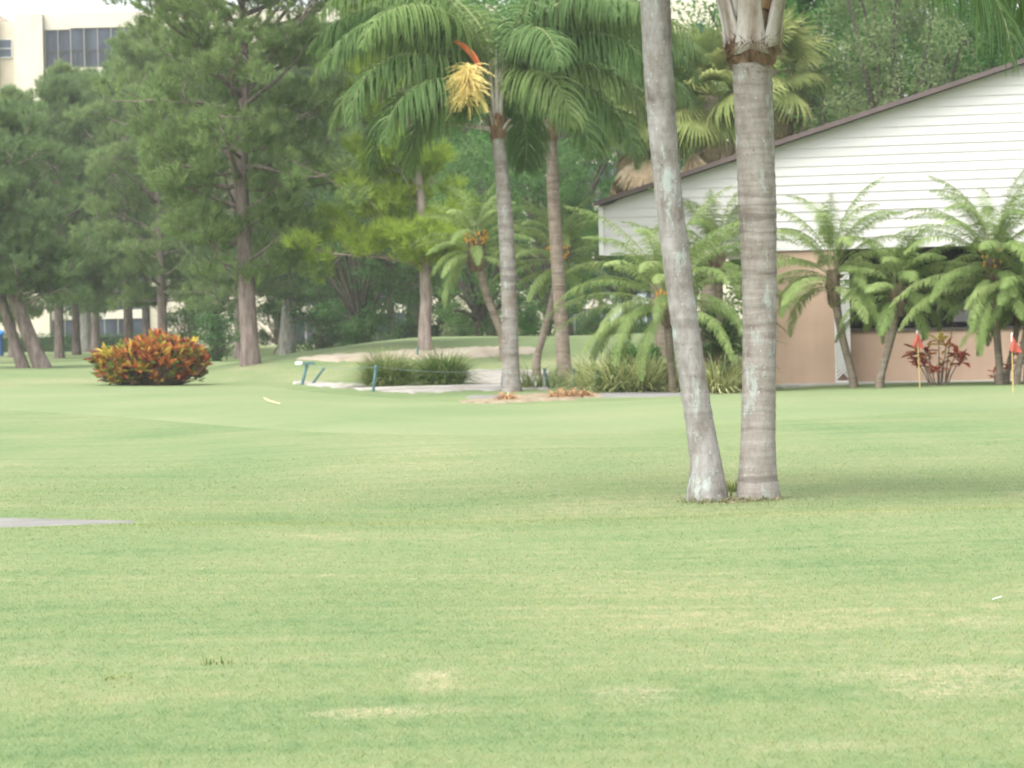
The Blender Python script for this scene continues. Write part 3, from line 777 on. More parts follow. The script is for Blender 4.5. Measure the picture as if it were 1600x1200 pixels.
# ---- broadleaf trees
def broad(label, base, parts, mw, ml, name='oak_tree', rz=0., sc=1., group=None):
    t_ = thing(name, label, 'tree', base, rz, group); t_.scale = (sc, sc, sc)
    link('trunk', parts[0], t_); link('crown', parts[1], t_)
    return t_
def bm(H, r0, z0, rad, seed, mw, ml, **kw):
    a, b_ = broad_parts(H, r0, z0, rad, seed, **kw); return a.mesh('trunk', mw, True), b_.mesh('crown', ml)
oak = bm(9.5, .40, 2.2, 3.6, 61, m_oakbark, m_broad3, nclump=95, per=95, leaf=.19)
broad('oak with pale grey forked trunk before the cream wall', basis(135, 550, 178), oak, None, None)
broad('oak with stout grey trunk above the dark undergrowth', basis(448, 555, 138), oak, None, None, rz=2.0, sc=.95)
broadA = bm(13.5, .35, .6, 4.4, 62, m_darkbark, m_broad3, nclump=190, per=120, leaf=.21, core=.4)
broadB = bm(13.0, .35, .6, 4.4, 63, m_darkbark, m_broad, nclump=190, per=120, leaf=.21, core=.4)
broadC = bm(12.0, .3, 1.5, 3.0, 64, m_darkbark, m_broad2, nclump=150, per=150, leaf=.15, core=.4)
for u, Y, k, lab, rz, sc in ((545, 172, 0, 'dark rounded tree behind the lime pine and hedge', 0, 1.05), (690, 150, 0, 'dark bushy tree beside the lime pine', 1.2, 1.05), (775, 142, 1, 'green bushy tree right behind the yellow-flowering palm', 2.2, 1.36),
                        (880, 128, 1, 'green bushy tree behind the two tall feather palms', 3.1, 1.18), (985, 140, 1, 'green tree low behind the gable corner', .5, 1.0), (640, 170, 1, 'dark tree farthest behind the mound', 4.0, 1.4), (345, 170, 0, 'dark tree filling in behind the thick-trunked pine', 5.0, .9),
                        (745, 120, 0, 'lower dark tree behind the slanting date palm', 1.0, .62), (850, 116, 0, 'lower dark tree behind the plain brown palm', 2.0, .60), (560, 128, 0, 'low dark tree beyond the left foot of the mound', 3.4, .55)):
    broad(lab, basis(u, 530, Y), (broadA, broadB)[k], None, None, 'bushy_tree', rz, sc, 'bushy trees behind the mound')
for u, Y, k, lab, rz, sc in ((1265, 98, 1, 'dense green tree behind the lower part of the gable roof', 0, .92), (1400, 90, 2, 'greyish small-leaved tree above the middle of the gable roof', 1, .95), (1500, 99, 1, 'dense green tree behind the upper part of the gable roof', 2.4, .95),
                        (1640, 95, 1, 'dense green tree above the top end of the roof', 4.1, 1.0), (1350, 106, 1, 'dense dark tree behind the greyish tree', 3.0, 1.1), (1180, 112, 1, 'green tree behind the fan palms', 5.0, 1.0), (1450, 112, 0, 'dark tree in the gap behind the greyish tree', 1.6, 1.1)):
    broad(lab, basis(u, 500, Y), (broadA, broadB, broadC)[k], None, None, 'leafy_tree', rz, sc, 'trees behind the clubhouse')

# ---- hedges and undergrowth
def hedge(label, u0, u1, Y, vtop, ztop=None, name='hedge', m=m_hedge, dep=1.0, seed=0, leaf=.10):
    r = np.random.default_rng(seed + 70)
    a, c_ = P(u0, 530, Y), P(u1, 530, Y); wdt = c_.x - a.x; zt = P((u0 + u1) / 2, vtop, Y).z
    gx = (a.x + c_.x) / 2; g0 = float(terrain(gx, Y)); h = zt - g0
    t_ = thing(name, label, 'hedge', (gx, Y, g0)); b = MB(); n = int(wdt * h * 260)
    side = r.integers(0, 3, n); x = r.uniform(-wdt / 2, wdt / 2, n); y = np.where(side == 0, -dep / 2, np.where(side == 1, dep / 2, r.uniform(-dep / 2, dep / 2, n))); z = np.where(side == 2, h, r.uniform(0, h, n))
    pos = np.stack([x, y, z], 1) + r.normal(0, .07, (n, 3)); nr = np.stack([np.zeros(n), np.where(side == 0, -1., np.where(side == 1, 1., 0)), np.where(side == 2, 1., .35)], 1) + r.normal(0, .5, (n, 3))
    b.scatter(LEAF[0], LEAF[1], frame_from_axis(nr, r) * (leaf * 1.5 * r.uniform(.6, 1.3, n))[:, None, None], pos)
    b.build('foliage', m, t_)
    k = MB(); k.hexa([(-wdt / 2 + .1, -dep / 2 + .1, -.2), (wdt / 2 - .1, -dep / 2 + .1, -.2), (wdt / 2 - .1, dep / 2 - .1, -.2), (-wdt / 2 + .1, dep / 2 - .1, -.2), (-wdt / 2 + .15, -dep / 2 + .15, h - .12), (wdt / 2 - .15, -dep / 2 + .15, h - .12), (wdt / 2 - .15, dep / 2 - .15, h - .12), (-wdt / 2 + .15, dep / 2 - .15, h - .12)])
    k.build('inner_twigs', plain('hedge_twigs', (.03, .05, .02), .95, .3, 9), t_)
hedge('clipped hedge along the cream wall behind the leaning pines', -60, 132, 184, 524, seed=1)
hedge('clipped dark hedge below the dark balcony screens', 133, 290, 184, 522, seed=2)
hedge('clipped hedge in front of the screened lanai beyond the mound', 605, 760, 150, 503, seed=3)
hedge('clipped hedge below the pale blinds under the gable', 895, 1035, 165, 505, seed=4)
def shrub(label, u, v, Y, wpx, hpx, m, name='shrub', seed=0, leaf=.16, group=None):
    bs = basis(u, v, Y); k = bs.y / F; rad = wpx * k / 2; H = hpx * k
    a, b_ = broad_parts(H, .05, .05, rad, seed, nclump=max(12, int(26 * rad)), per=90, leaf=leaf, cl=.45 * min(1.5, max(.5, rad)), core=.3)
    t_ = thing(name, label, 'shrub', bs, 0, group); a.build('stem', m_stem, t_, smooth=True); b_.build('foliage', m, t_)
for q in ((330, 562, 126, 100, 75, m_broad3, 'shrub', 'dark rounded shrub between the croton and the thick-trunked pine'), (300, 555, 150, 90, 95, m_broad3, 'shrub', 'glossy dark shrub further behind the croton bush'), (500, 553, 133, 120, 85, m_broad3, 'shrub', 'dark undergrowth shrub beside the stout oak'),
          (580, 545, 128, 90, 70, m_broad3, 'shrub', 'dark undergrowth shrub at the foot of the mound'), (425, 558, 150, 70, 90, m_broad3, 'shrub', 'tall dark shrub behind the thick-trunked pine'), (540, 548, 150, 120, 110, m_broad3, 'shrub', 'tall dark shrub behind the undergrowth'),
          (715, 530, 125, 60, 55, m_broad2, 'shrub', 'greyish shrub behind the lime pine'), (735, 535, 122, 40, 50, m_broad3, 'shrub', 'small dark shrub behind the slanting date palm'), (820, 530, 118, 70, 60, m_broad, 'shrub', 'green shrub behind the tall feather palm trunk'),
          (1010, 555, 78, 90, 38, m_broad, 'shrub', 'low green shrub on the mound behind the variegated grasses'), (930, 522, 140, 60, 100, m_broad, 'shrub', 'tall green shrub behind the arching date palm'), (1115, 560, 72, 80, 120, m_broad, 'shrub', 'green shrub behind the sago under the canopy')):
    shrub(q[7], *q[:6], name=q[6], seed=int(q[0]))

# ------------------------------------------------------------------ palms
def frond_parts(Lf, elev, droop, nl, ll, lw, seed, t0=.14, grav=.55, fwd=.5, plum=.35, rr=.022, segs=4, pw=1.25):
    """one feather leaf in the x-z plane: leaflets and rachis"""
    r = np.random.default_rng(seed); n = 26
    t_ = np.linspace(0, 1, n); ang = np.radians(elev) - np.radians(droop) * t_ ** pw
    dx = np.cos(ang) * Lf / (n - 1); dz = np.sin(ang) * Lf / (n - 1)
    pts = np.stack([np.cumsum(dx) - dx[0], .03 * Lf * np.sin(t_ * 3 + seed), np.cumsum(dz) - dz[0]], 1)
    ra = MB(); ra.tube(pts, np.linspace(rr, rr * .15, n), 5, cap=False)
    lf = MB()
    tt = np.repeat(np.linspace(t0, .995, nl), 2) + r.normal(0, .004, nl * 2); tt = np.clip(tt, t0, 1)
    sd_ = np.tile([1., -1.], nl)
    B = np.stack([np.interp(tt, t_, pts[:, q]) for q in range(3)], 1)
    a = np.interp(tt, t_, ang); T = np.stack([np.cos(a), 0 * a, np.sin(a)], 1); Nn = np.stack([-np.sin(a), 0 * a, np.cos(a)], 1); S = np.stack([0 * a, sd_, 0 * a], 1)
    prof = np.sin(np.pi * np.clip((tt - t0) / (1 - t0) * .86 + .13, 0, 1)) ** .6
    ln = ll * prof * r.uniform(.8, 1.12, nl * 2)
    d = S * r.uniform(.7, 1.0, nl * 2)[:, None] + T * (fwd * r.uniform(.6, 1.4, nl * 2))[:, None] + Nn * (r.uniform(-.5, 1.0, nl * 2) * plum)[:, None]
    d /= np.linalg.norm(d, axis=1)[:, None]
    W = T - (T * d).sum(1)[:, None] * d; W /= np.linalg.norm(W, axis=1)[:, None] + 1e-9
    cur = B.copy(); rows = [(cur - W * lw * .35, cur + W * lw * .35)]
    gr = grav * r.uniform(.7, 1.3, nl * 2)
    for k in range(1, segs + 1):
        d = d + np.array([0, 0, -1.0]) * gr[:, None] * (1.5 / segs); d /= np.linalg.norm(d, axis=1)[:, None]
        cur = cur + d * (ln / segs)[:, None]
        wv = lw * .5 * (1 - (k / segs) ** 2.2) + .0015
        W = W - (W * d).sum(1)[:, None] * d; W /= np.linalg.norm(W, axis=1)[:, None] + 1e-9
        rows.append((cur - W * wv, cur + W * wv))
    M_ = nl * 2
    V = np.concatenate([np.stack(p, 1) for p in rows], 1)     # (M, 2*(segs+1), 3)
    q = np.array([(2 * k, 2 * k + 1, 2 * k + 3, 2 * k + 2) for k in range(segs)])
    Fc = (q[None] + (np.arange(M_) * 2 * (segs + 1))[:, None, None]).reshape(-1, 4)
    lf.add(V.reshape(-1, 3), Fc)
    return lf, ra
_fc = {}
def frond(kind, elev, Lf, mat, parent, loc, az, var=0, tilt=0.0):
    e = round(elev / 8) * 8; l_ = round(Lf * 5) / 5
    key = (kind, e, l_, mat.name, var % 2)
    if key not in _fc:
        s = abs(hash((kind, e, int(l_ * 10), var % 2))) % 9999 if False else int(e * 13 + l_ * 97 + (var % 2) * 7 + 500 + len(kind))
        if kind == 'queen': lf, ra = frond_parts(l_, e, 118 + (var % 2) * 18, 110, 1.05, .036, s, .14, 1.5, .32, .7, .032, 6, 1.35)
        elif kind == 'big': lf, ra = frond_parts(l_, e, 100 + (var % 2) * 14, 84, .95, .036, s, .10, 1.5, .30, .5, .036, 6, 1.15)
        elif kind == 'pygmy': lf, ra = frond_parts(l_, e, 64 + (var % 2) * 24, 105, .28, .011, s, .18, .75, .75, .45, .011, 4, 1.25)
        elif kind == 'sago': lf, ra = frond_parts(l_, e, 50, 50, .20, .014, s, .1, .05, .5, .25, .015, 2, 1.2)
        _fc[key] = (lf.mesh('frond', mat), ra.mesh('rachis', m_rachis, True))
    a, b_ = _fc[key]
    f_ = link('frond', a, parent, loc, (tilt, 0, az)); link('rachis', b_, f_)
    return f_
def trunk_mesh(base, Y, pts, ring=.10, amp=.012, seg=18, step=.035):
    """tapered ringed trunk from pixel rows (u, v, width) at distance Y, local to base"""
    k = Y / F
    rows = []
    for u, v, w_ in pts:
        p = P(u, v, Y); rows.append((p.x - base.x, 0.0, p.z - base.z, w_ * k / 2))
    rows = sorted(rows, key=lambda a: a[2]); r0 = rows[0]; rows = [(r0[0], 0, -.25, r0[3] * 1.04)] + rows
    Hh = rows[-1][2]; n = max(20, int(Hh / step)); zz = np.linspace(-.25, Hh, n); Z = [q[2] for q in rows]
    xx = np.interp(zz, Z, [q[0] for q in rows]); rr = np.interp(zz, Z, [q[3] for q in rows])
    for _ in range(12):
        xx[1:-1] = .25 * xx[:-2] + .5 * xx[1:-1] + .25 * xx[2:]; rr[1:-1] = .25 * rr[:-2] + .5 * rr[1:-1] + .25 * rr[2:]
    r = np.random.default_rng(int(Hh * 100))
    ph = np.cumsum(np.full(n, (zz[1] - zz[0]) / ring) * (1 + .25 * np.sin(zz * 2.3))) % 1.0
    rr = rr * (1 + amp * 3 * (0.5 - ph) * sstep(.25, .8, zz)) + r.normal(0, .0012, n)
    b = MB(); b.tube(np.stack([xx, .02 * np.sin(zz * .8), zz], 1), rr, seg)
    # uneven, slightly lobed foot
    V = b.v[0]; a = np.arctan2(V[:, 1], V[:, 0] - np.repeat(xx, seg)); low = np.clip(1 - (V[:, 2]) / .35, 0, 1) ** 2
    cx = np.repeat(xx, seg); s = 1 + .05 * low + .05 * low * np.sin(3 * a + 1) + .04 * low * np.sin(7 * a) + .012 * np.sin(2 * a + V[:, 2] * 1.3)
    V[:, 0] = cx + (V[:, 0] - cx) * s; V[:, 1] *= s
    return b, np.array([xx[-1], 0, zz[-1]])
def boot_mesh(Lb, wd, curve, seed):
    """old leaf base: a tapered, curved shell that clasps the trunk"""
    r = np.random.default_rng(seed); b = MB(); n, m_ = 9, 7
    V = []
    for i in range(n):
        t_ = i / (n - 1); half = wd * (1 - .62 * t_ ** .8) / 2; cx = curve * t_ ** 1.6; cz = Lb * t_
        for j in range(m_):
            s = j / (m_ - 1) * 2 - 1
            V.append((cx + (1 - s * s) * .35 * half + r.normal(0, .004), s * half, cz + r.normal(0, .006) - .05 * abs(s) * Lb))
    for i in range(n):
        t_ = i / (n - 1); half = wd * (1 - .62 * t_ ** .8) / 2; cx = curve * t_ ** 1.6; cz = Lb * t_
        for j in range(m_):
            s = j / (m_ - 1) * 2 - 1
            V.append((cx + (1 - s * s) * .35 * half - .035, s * half * .9, cz - .05 * abs(s) * Lb))
    q = []
    for o_ in (0, n * m_):
        for i in range(n - 1):
            for j in range(m_ - 1):
                a = o_ + i * m_ + j; q.append((a, a + 1, a + m_ + 1, a + m_) if o_ == 0 else (a, a + m_, a + m_ + 1, a + 1))
    for i in range(n - 1):
        for j in (0, m_ - 1):
            a = i * m_ + j; q.append((a, a + m_, a + m_ + n * m_, a + n * m_) if j == 0 else (a, a + n * m_, a + m_ + n * m_, a + m_))
    for i in (0, n - 1):
        for j in range(m_ - 1):
            a = i * m_ + j; q.append((a, a + n * m_, a + 1 + n * m_, a + 1) if i == 0 else (a, a + 1, a + 1 + n * m_, a + n * m_))
    b.add(V, q); return b.mesh('leaf_base', [m_boot, m_boot, m_bootb][seed % 3], True)
BOOT = [boot_mesh(.80, .27, .24, 1 + k) for k in range(4)]
BOOTS = [boot_mesh(.36, .16, .12, 21 + k) for k in range(4)]
def fibre_mesh(rad, H, n, seed, m=None):
    r = np.random.default_rng(seed); b = MB()
    zz = np.linspace(-.06, H, 12); b.tube(np.stack([r.normal(0, .006, 12), r.normal(0, .006, 12), zz], 1), rad * (.78 + .3 * np.sin(np.linspace(.2, 2.6, 12))), 12)
    a = r.uniform(0, 2 * np.pi, n); z = r.uniform(0, H, n); q = rad * r.uniform(.85, 1.05, n); ln = r.uniform(.05, .20, n)
    B = np.stack([np.cos(a) * q, np.sin(a) * q, z], 1); d = np.stack([np.cos(a + r.normal(0, .6, n)) * .6, np.sin(a + r.normal(0, .6, n)) * .6, r.uniform(-1, .7, n)], 1) * ln[:, None]
    s = np.stack([-np.sin(a), np.cos(a), r.normal(0, .3, n)], 1) * .006
    b.add(np.stack([B - s, B + s, B + d], 1).reshape(-1, 3), np.arange(3 * n).reshape(-1, 3))
    return b.mesh('crown_fibre', m or m_fibre)

# ---- the twin palms in front
def twin(label, base_uv, pts, mat, name='palm_tree', Y=27.3):
    q = P(base_uv[0], base_uv[1], Y); base = on_ground(q.x, Y)
    t_ = thing(name, label, 'palm', base)
    b, top = trunk_mesh(base, Y, pts); b.build('trunk', mat, t_, smooth=True)
    return t_, base, top
tl_, bl, topl = twin('slender grey palm trunk leaning away from its twin at a shared foot', (1104, 772),
     [(1104, 775, 64), (1105, 755, 58), (1104, 730, 51), (1098, 690, 46), (1090, 640, 44), (1083, 600, 43), (1074, 530, 43), (1064, 460, 43), (1054, 380, 43), (1044, 300, 43), (1035, 200, 45), (1028, 100, 47), (1024, 0, 48), (1016, -120, 47), (1010, -330, 44), (1006, -520, 42)], m_bark1)
tr_, br, topr = twin('upright ringed palm trunk with brown leaf bases at its top', (1184, 766),
     [(1184, 770, 66), (1184, 750, 62), (1184, 715, 57), (1185, 670, 54), (1186, 600, 52), (1187, 520, 52), (1187, 440, 54), (1184, 330, 59), (1181, 250, 60), (1178, 170, 62), (1175, 95, 64), (1174, 40, 62), (1173, -60, 54)], m_bark2)
link('crown_fibre', fibre_mesh(.185, .95, 520, 5), tr_, (topr[0], 0, topr[2] - .92)); link('fibre_ring', fibre_mesh(.215, .09, 700, 55, m_fibre), tr_, (topr[0], 0, topr[2] - .76))
for i, (az, dz, sc, k) in enumerate(((200, -.62, 1.0, 0), (262, -.64, 1.1, 0), (325, -.60, 1.05, 3), (20, -.62, 1.0, 0), (90, -.6, 1, 2), (150, -.6, 1, 3), (235, -.34, 1.05, 2), (295, -.30, 1.1, 1), (350, -.32, 1.05, 1), (180, -.28, 1.1, 3), (60, -.3, 1, 2), (120, -.3, 1, 1), (268, .0, 1.1, 2), (210, .02, 1.1, 0), (330, .03, 1.1, 3))):
    a = math.radians(az); q = .165 + .02 * (i % 3)
    o = link('leaf_base', BOOT[k], tr_, (topr[0] + math.cos(a) * q, math.sin(a) * q, topr[2] + dz - .12), (0, 0, a)); o.scale = (sc, sc, sc)
ctr = (topr[0], 0, topr[2] + .45)
for i, (az, el, Lf) in enumerate(((-4, 34, 3.6), (14, 28, 3.4), (-16, 16, 3.0), (25, 50, 3.6), (75, 56, 3.4), (120, 60, 3.4), (165, 66, 3.4), (200, 70, 3.2), (250, 64, 3.2), (300, 58, 3.2), (330, 62, 3.4), (45, 74, 3.2), (270, 80, 3.0))):
    frond('big', el, Lf, m_queen2 if i % 2 else m_queen, tr_, ctr, math.radians(az), i)
link('crown_fibre', fibre_mesh(.17, .6, 200, 6), tl_, (topl[0], 0, topl[2] - .5))
for i in range(13):
    frond('queen', (72, 56, 40)[i % 3], 3.2, m_queen, tl_, (topl[0], 0, topl[2]), i * 2.4, i)

# ---- the two tall feather palms in the mulch bed
def feather_palm(label, base_uv, pts, fr, Y=None, seed=0, boots=9, loc_v=None, mat=m_bark3):
    g_ = G(*base_uv) if Y is None else basis(base_uv[0], base_uv[1], Y); Y = g_.y
    t_ = thing('feather_palm', label, 'palm', g_)
    b, top = trunk_mesh(g_, Y, pts, ring=.12, amp=.008, seg=14, step=.04); b.build('trunk', mat, t_, smooth=True)
    link('crown_fibre', fibre_mesh(.17, .55, 160, seed + 8), t_, (top[0], 0, top[2] - .08))
    r = random.Random(seed)
    for i in range(boots):
        a = i * 2.4; o = link('leaf_base', BOOTS[i % 4], t_, (top[0] + .11 * math.cos(a), .11 * math.sin(a), top[2] - .02 + .05 * (i % 4)), (0, .3, a)); o.scale = (1, 1, r.uniform(.7, 1.3))
    for i, (az, el, Lf) in enumerate(fr):
        frond('queen', el, Lf, m_queen2 if i % 3 == 0 else m_queen, t_, (top[0] + .08 * math.cos(math.radians(az)), .08 * math.sin(math.radians(az)), top[2] + .5 + .008 * el), math.radians(az), i)
    return t_, g_, top
pa, ga, ta = feather_palm('tall feather palm with yellow flower cluster and an orange spathe', (799, 612),
    [(799, 615, 34), (799, 600, 29), (798, 560, 26), (796, 480, 25), (793, 400, 25), (788, 320, 24), (783, 260, 22), (778, 212, 20)],
    [(178, 58, 4.6), (204, 46, 4.2), (160, 62, 4.8), (185, 76, 5.0), (2, 60, 5.0), (-18, 54, 4.4), (20, 62, 5.0), (10, 74, 5.0), (90, 60, 4.0), (125, 50, 3.8), (50, 54, 4.0), (300, 66, 3.4),
     (205, 14, 2.8), (172, 24, 2.6), (-35, 26, 3.0), (310, 40, 3.0), (-8, 30, 3.2), (75, 26, 3.0), (140, 80, 4.2), (40, 82, 4.2), (340, 70, 4.2), (215, 70, 4.2), (170, 68, 4.8), (190, 66, 4.6), (350, 66, 4.8), (30, 68, 4.8), (60, 74, 4.6), (110, 74, 4.6), (150, 72, 4.8), (320, 76, 4.2), (188, 38, 4.2), (168, 30, 3.8), (212, 34, 3.4), (-5, 40, 4.2)], seed=1)
pb, gb, tb = feather_palm('tall feather palm with a plain brown trunk beside the yellow-flowering one', (883, 590),
    [(883, 592, 29), (881, 570, 24), (878, 520, 21), (873, 440, 21), (868, 360, 21), (864, 300, 20), (862, 240, 18), (861, 215, 17)],
    [(0, 60, 4.8), (15, 54, 4.6), (-15, 46, 4.2), (5, 76, 4.2), (345, 60, 4.2), (40, 60, 4.2), (180, 60, 3.8), (200, 48, 3.6), (160, 40, 3.6), (90, 56, 3.8), (130, 64, 3.8), (270, 70, 3.2), (300, 52, 3.4), (235, 60, 3.2), (-30, 22, 3.0), (12, 26, 3.2), (190, 80, 4), (60, 30, 3.2), (330, 78, 4), (8, 68, 4.8), (-8, 66, 4.6), (25, 70, 4.8), (170, 70, 4.6), (150, 54, 4.2), (80, 70, 4.6), (-25, 56, 4.2)], seed=2, mat=m_bark_t)
def spathe_mesh():
    V = []; n = 12
    for i in range(n):
        t_ = i / (n - 1); h = .13 * math.sin(math.pi * (.12 + .86 * t_)) + .01
        cx = -.52 * t_ ** 1.1; cz = .70 * t_ - .10 * t_ * t_ * t_
        for s in (-1, -.5, 0, .5, 1): V.append((cx + abs(s) * h * .5, s * h * .55 + (0 if i else 0), cz + abs(s) * h * .55))
    q = [(i * 5 + j, i * 5 + j + 1, (i + 1) * 5 + j + 1, (i + 1) * 5 + j) for i in range(n - 1) for j in range(4)]
    b = MB(); b.add(V, q); b.add(np.array(V) + np.array([.015, 0, .02]), [tuple(reversed(a)) for a in q]); return b.mesh('spathe', m_spathe, True)
q = P(748, 110, ga.y - 1.0); link('spathe', spathe_mesh(), pa, q - ga, (0, 0, math.radians(-18)))
def inflo():
    r = np.random.default_rng(9); b = MB(); n = 380
    for i in range(n):
        a = r.uniform(0, 2 * np.pi); s = r.uniform(0, 1); e = r.uniform(-.5, 1.0)
        p0 = np.array([-.03 * s, 0, -.55 * s + .2]); d = np.array([math.cos(a), math.sin(a) * .9, e]); pts = [p0]
        l_ = r.uniform(.18, .50)
        for k in range(5):
            d = d + np.array([-.06, 0, -.26]); d /= np.linalg.norm(d); pts.append(pts[-1] + d * l_ / 5)
        b.tube(pts, np.linspace(.007, .005, 6), 3, cap=False)
    b.tube([(.3, .1, -.55), (.1, 0, -.1), (0, 0, .25)], [.035, .03, .02], 6)
    return b.mesh('flower_cluster', m_inflo)
q = P(731, 122, ga.y - 1.1); o = link('flower_cluster', inflo(), pa, q - ga); o.scale = (1.25, 1.25, 1.25)
b = MB(); p0 = Vector((ta[0], 0, ta[2] + .12)); p1 = P(692, 193, ga.y - .2) - ga; b.tube([p0, p0.lerp(p1, .5) + Vector((0, 0, .02)), p1], [.055, .045, .035], 7); b.build('cut_petiole', m_boot, pa)
for k, (u0, v0) in enumerate(((762, 70), (775, 62), (788, 70))):
    b = MB(); p0 = Vector((ta[0] + (k - 1) * .06, -.12, ta[2] + .4)); p1 = P(u0, v0, ga.y - .3) - ga; b.tube([p0, p0.lerp(p1, .5), p1], [.05, .035, .02], 7); b.build('leaf_sheath', m_boot, pa, smooth=True)

# ---- small date palms
def date_palm(label, head, base, headw=16, n=34, Lf=1.5, Y=None, fruit=0, seed=0, tw=11, headlen=.55, lean_el=0, thick=1.0):
    g_ = G(*base) if Y is None else basis(base[0], base[1], Y); Y = g_.y; k = Y / F
    t_ = thing('date_palm', label, 'palm', g_)
    u0, v0 = base; u1, v1 = head
    um = (u0 + u1) / 2 + .10 * (u1 - u0)
    b, top = trunk_mesh(g_, Y, [(u0, v0, tw * 1.25), (u0 + .08 * (u1 - u0), v0 + .1 * (v1 - v0), tw), (um, (v0 + v1) / 2, tw), (u1, v1 + 8, tw * 1.15), (u1, v1, tw)], ring=.06, amp=.02, seg=12, step=.03)
    b.build('trunk', m_bark_t, t_, smooth=True)
    link('crown_fibre', fibre_mesh(headw * k / 2 * .92, headlen * .72, 420, seed + 30, m_head), t_, (top[0], 0, top[2] - headlen * .45))
    r = random.Random(seed + 100)
    Lf *= 1.12
    for i in range(n):
        t2 = i / (n - 1); el = 84 - 84 * t2 ** .95 + r.uniform(-6, 6) + lean_el; az = i * 2.39996 + r.uniform(-.3, .3)
        frond('pygmy', el, Lf * r.uniform(.82, 1.1), m_pygmy, t_, (top[0] + .05 * math.cos(az), .05 * math.sin(az), top[2] + headlen * (.5 - .7 * t2)), az, i)
    if fruit:
        f = MB(); rr = np.random.default_rng(seed)
        for i in range(fruit):
            a = rr.uniform(math.pi, 2 * math.pi); q = headw * k / 2 + rr.uniform(0, .12); c_ = np.array([top[0] + math.cos(a) * q, math.sin(a) * q, top[2] + headlen * .35 + rr.uniform(-.22, .18)])
            f.tube([c_ + (0, 0, -.035), c_ + (0, 0, -.015), c_ + (0, 0, .015), c_ + (0, 0, .035)], [.008, .026, .026, .008], 6)
        f.build('fruit_cluster', m_fruit, t_)['kind'] = 'stuff'
    return t_
date_palm('small date palm with orange fruit on a trunk slanting behind the flowering palm', (744, 392), (787, 535), 28, 34, 1.7, 88, 60, 1, 12, 1.1)
date_palm('small date palm whose slanting trunk crosses the plain brown palm', (874, 410), (838, 566), 22, 32, 1.75, 80, 55, 2, 11, .9)
date_palm('broad date palm arching over the variegated grasses below the gable corner', (1043, 480), (1052, 616), 26, 50, 2.3, 63.2, 34, 3, 12, .6)
date_palm('date palm mostly hidden behind the twin trunks', (1122, 410), (1130, 606), 24, 28, 1.6, 65.8, 0, 4, 12, .7)
date_palm('date palm with slanting trunk standing before the lattice panel', (1302, 440), (1334, 602), 22, 40, 1.7, 63.4, 0, 5, 12, .9)
date_palm('date palm with frayed brown head before the first dark porch screens', (1404, 462), (1374, 600), 27, 32, 1.28, 62.4, 0, 6, 12, .75)
date_palm('date palm with upright trunk and largest crown before the porch', (1553, 430), (1563, 596), 26, 50, 2.0, 61.4, 14, 7, 12, 1.1)
date_palm('date palm with crooked trunk beside the upright-trunked date palm', (1612, 462), (1588, 594), 24, 40, 1.6, 61.0, 0, 8, 11, .6)
date_palm('small date palm with a twin slanting trunk at the porch corner', (1592, 490), (1572, 592), 18, 26, 1.0, 61.8, 0, 9, 9, .4)

# ---- sago and fan palms
def sago(label, u, v, Y, Lf, n, seed):
    g_ = basis(u, v, Y); t_ = thing('sago_palm', label, 'plant', g_)
    b = MB(); b.tube([(0, 0, -.2), (0, 0, .35), (0, 0, .75)], [.17, .19, .14], 12); b.build('trunk', m_fibre, t_, smooth=True)
    r = random.Random(seed)
    for i in range(n):
        el = 78 - 75 * (i / n) + r.uniform(-5, 5); frond('sago', el, Lf * r.uniform(.85, 1.1), m_sago, t_, (0, 0, .74), i * 2.4, i)
sago('dark sago palm under the canopy between the twin trunks', 1130, 585, 63.2, 1.2, 40, 3)
def fan_leaf(seed, rad=.85, nseg=34, arc=250, dr=.5, pet=.9, wd=.05):
    r = np.random.default_rng(seed); b = MB()
    b.tube([(0, 0, 0), (pet * .5, 0, .06), (pet, 0, 0)], [.022, .018, .012], 5, cap=False)
    for i in range(nseg):
        a = math.radians(-arc / 2 + arc * i / (nseg - 1)); d = np.array([math.cos(a), math.sin(a), .12 - .18 * abs(math.sin(a))]); ln = rad * r.uniform(.85, 1.08) * (1 - .15 * abs(a) / 2.2)
        s = np.array([-math.sin(a), math.cos(a), 0]); cur = np.array([pet, 0, 0.]); V = [cur - s * .004, cur + s * .004]
        for k in range(1, 5):
            d = d + np.array([0, 0, -dr * (k / 4) ** 2 * r.uniform(.6, 1.3)]); d /= np.linalg.norm(d); cur = cur + d * ln / 4
            w_ = wd * (.8, 1, .7, .1)[k - 1] / 2 * 1.3; V += [cur - s * w_, cur + s * w_]
        b.add(V, [(2 * k, 2 * k + 1, 2 * k + 3, 2 * k + 2) for k in range(4)])
    return b
FAN = [fan_leaf(s_, .95 + .1 * s_, 36, 235, .45 + .2 * s_).mesh('fan_leaf', m_fan) for s_ in range(3)]
FAND = [fan_leaf(s_ + 5, .95, 30, 120, .9).mesh('dead_fan_leaf', m_fandead) for s_ in range(2)]
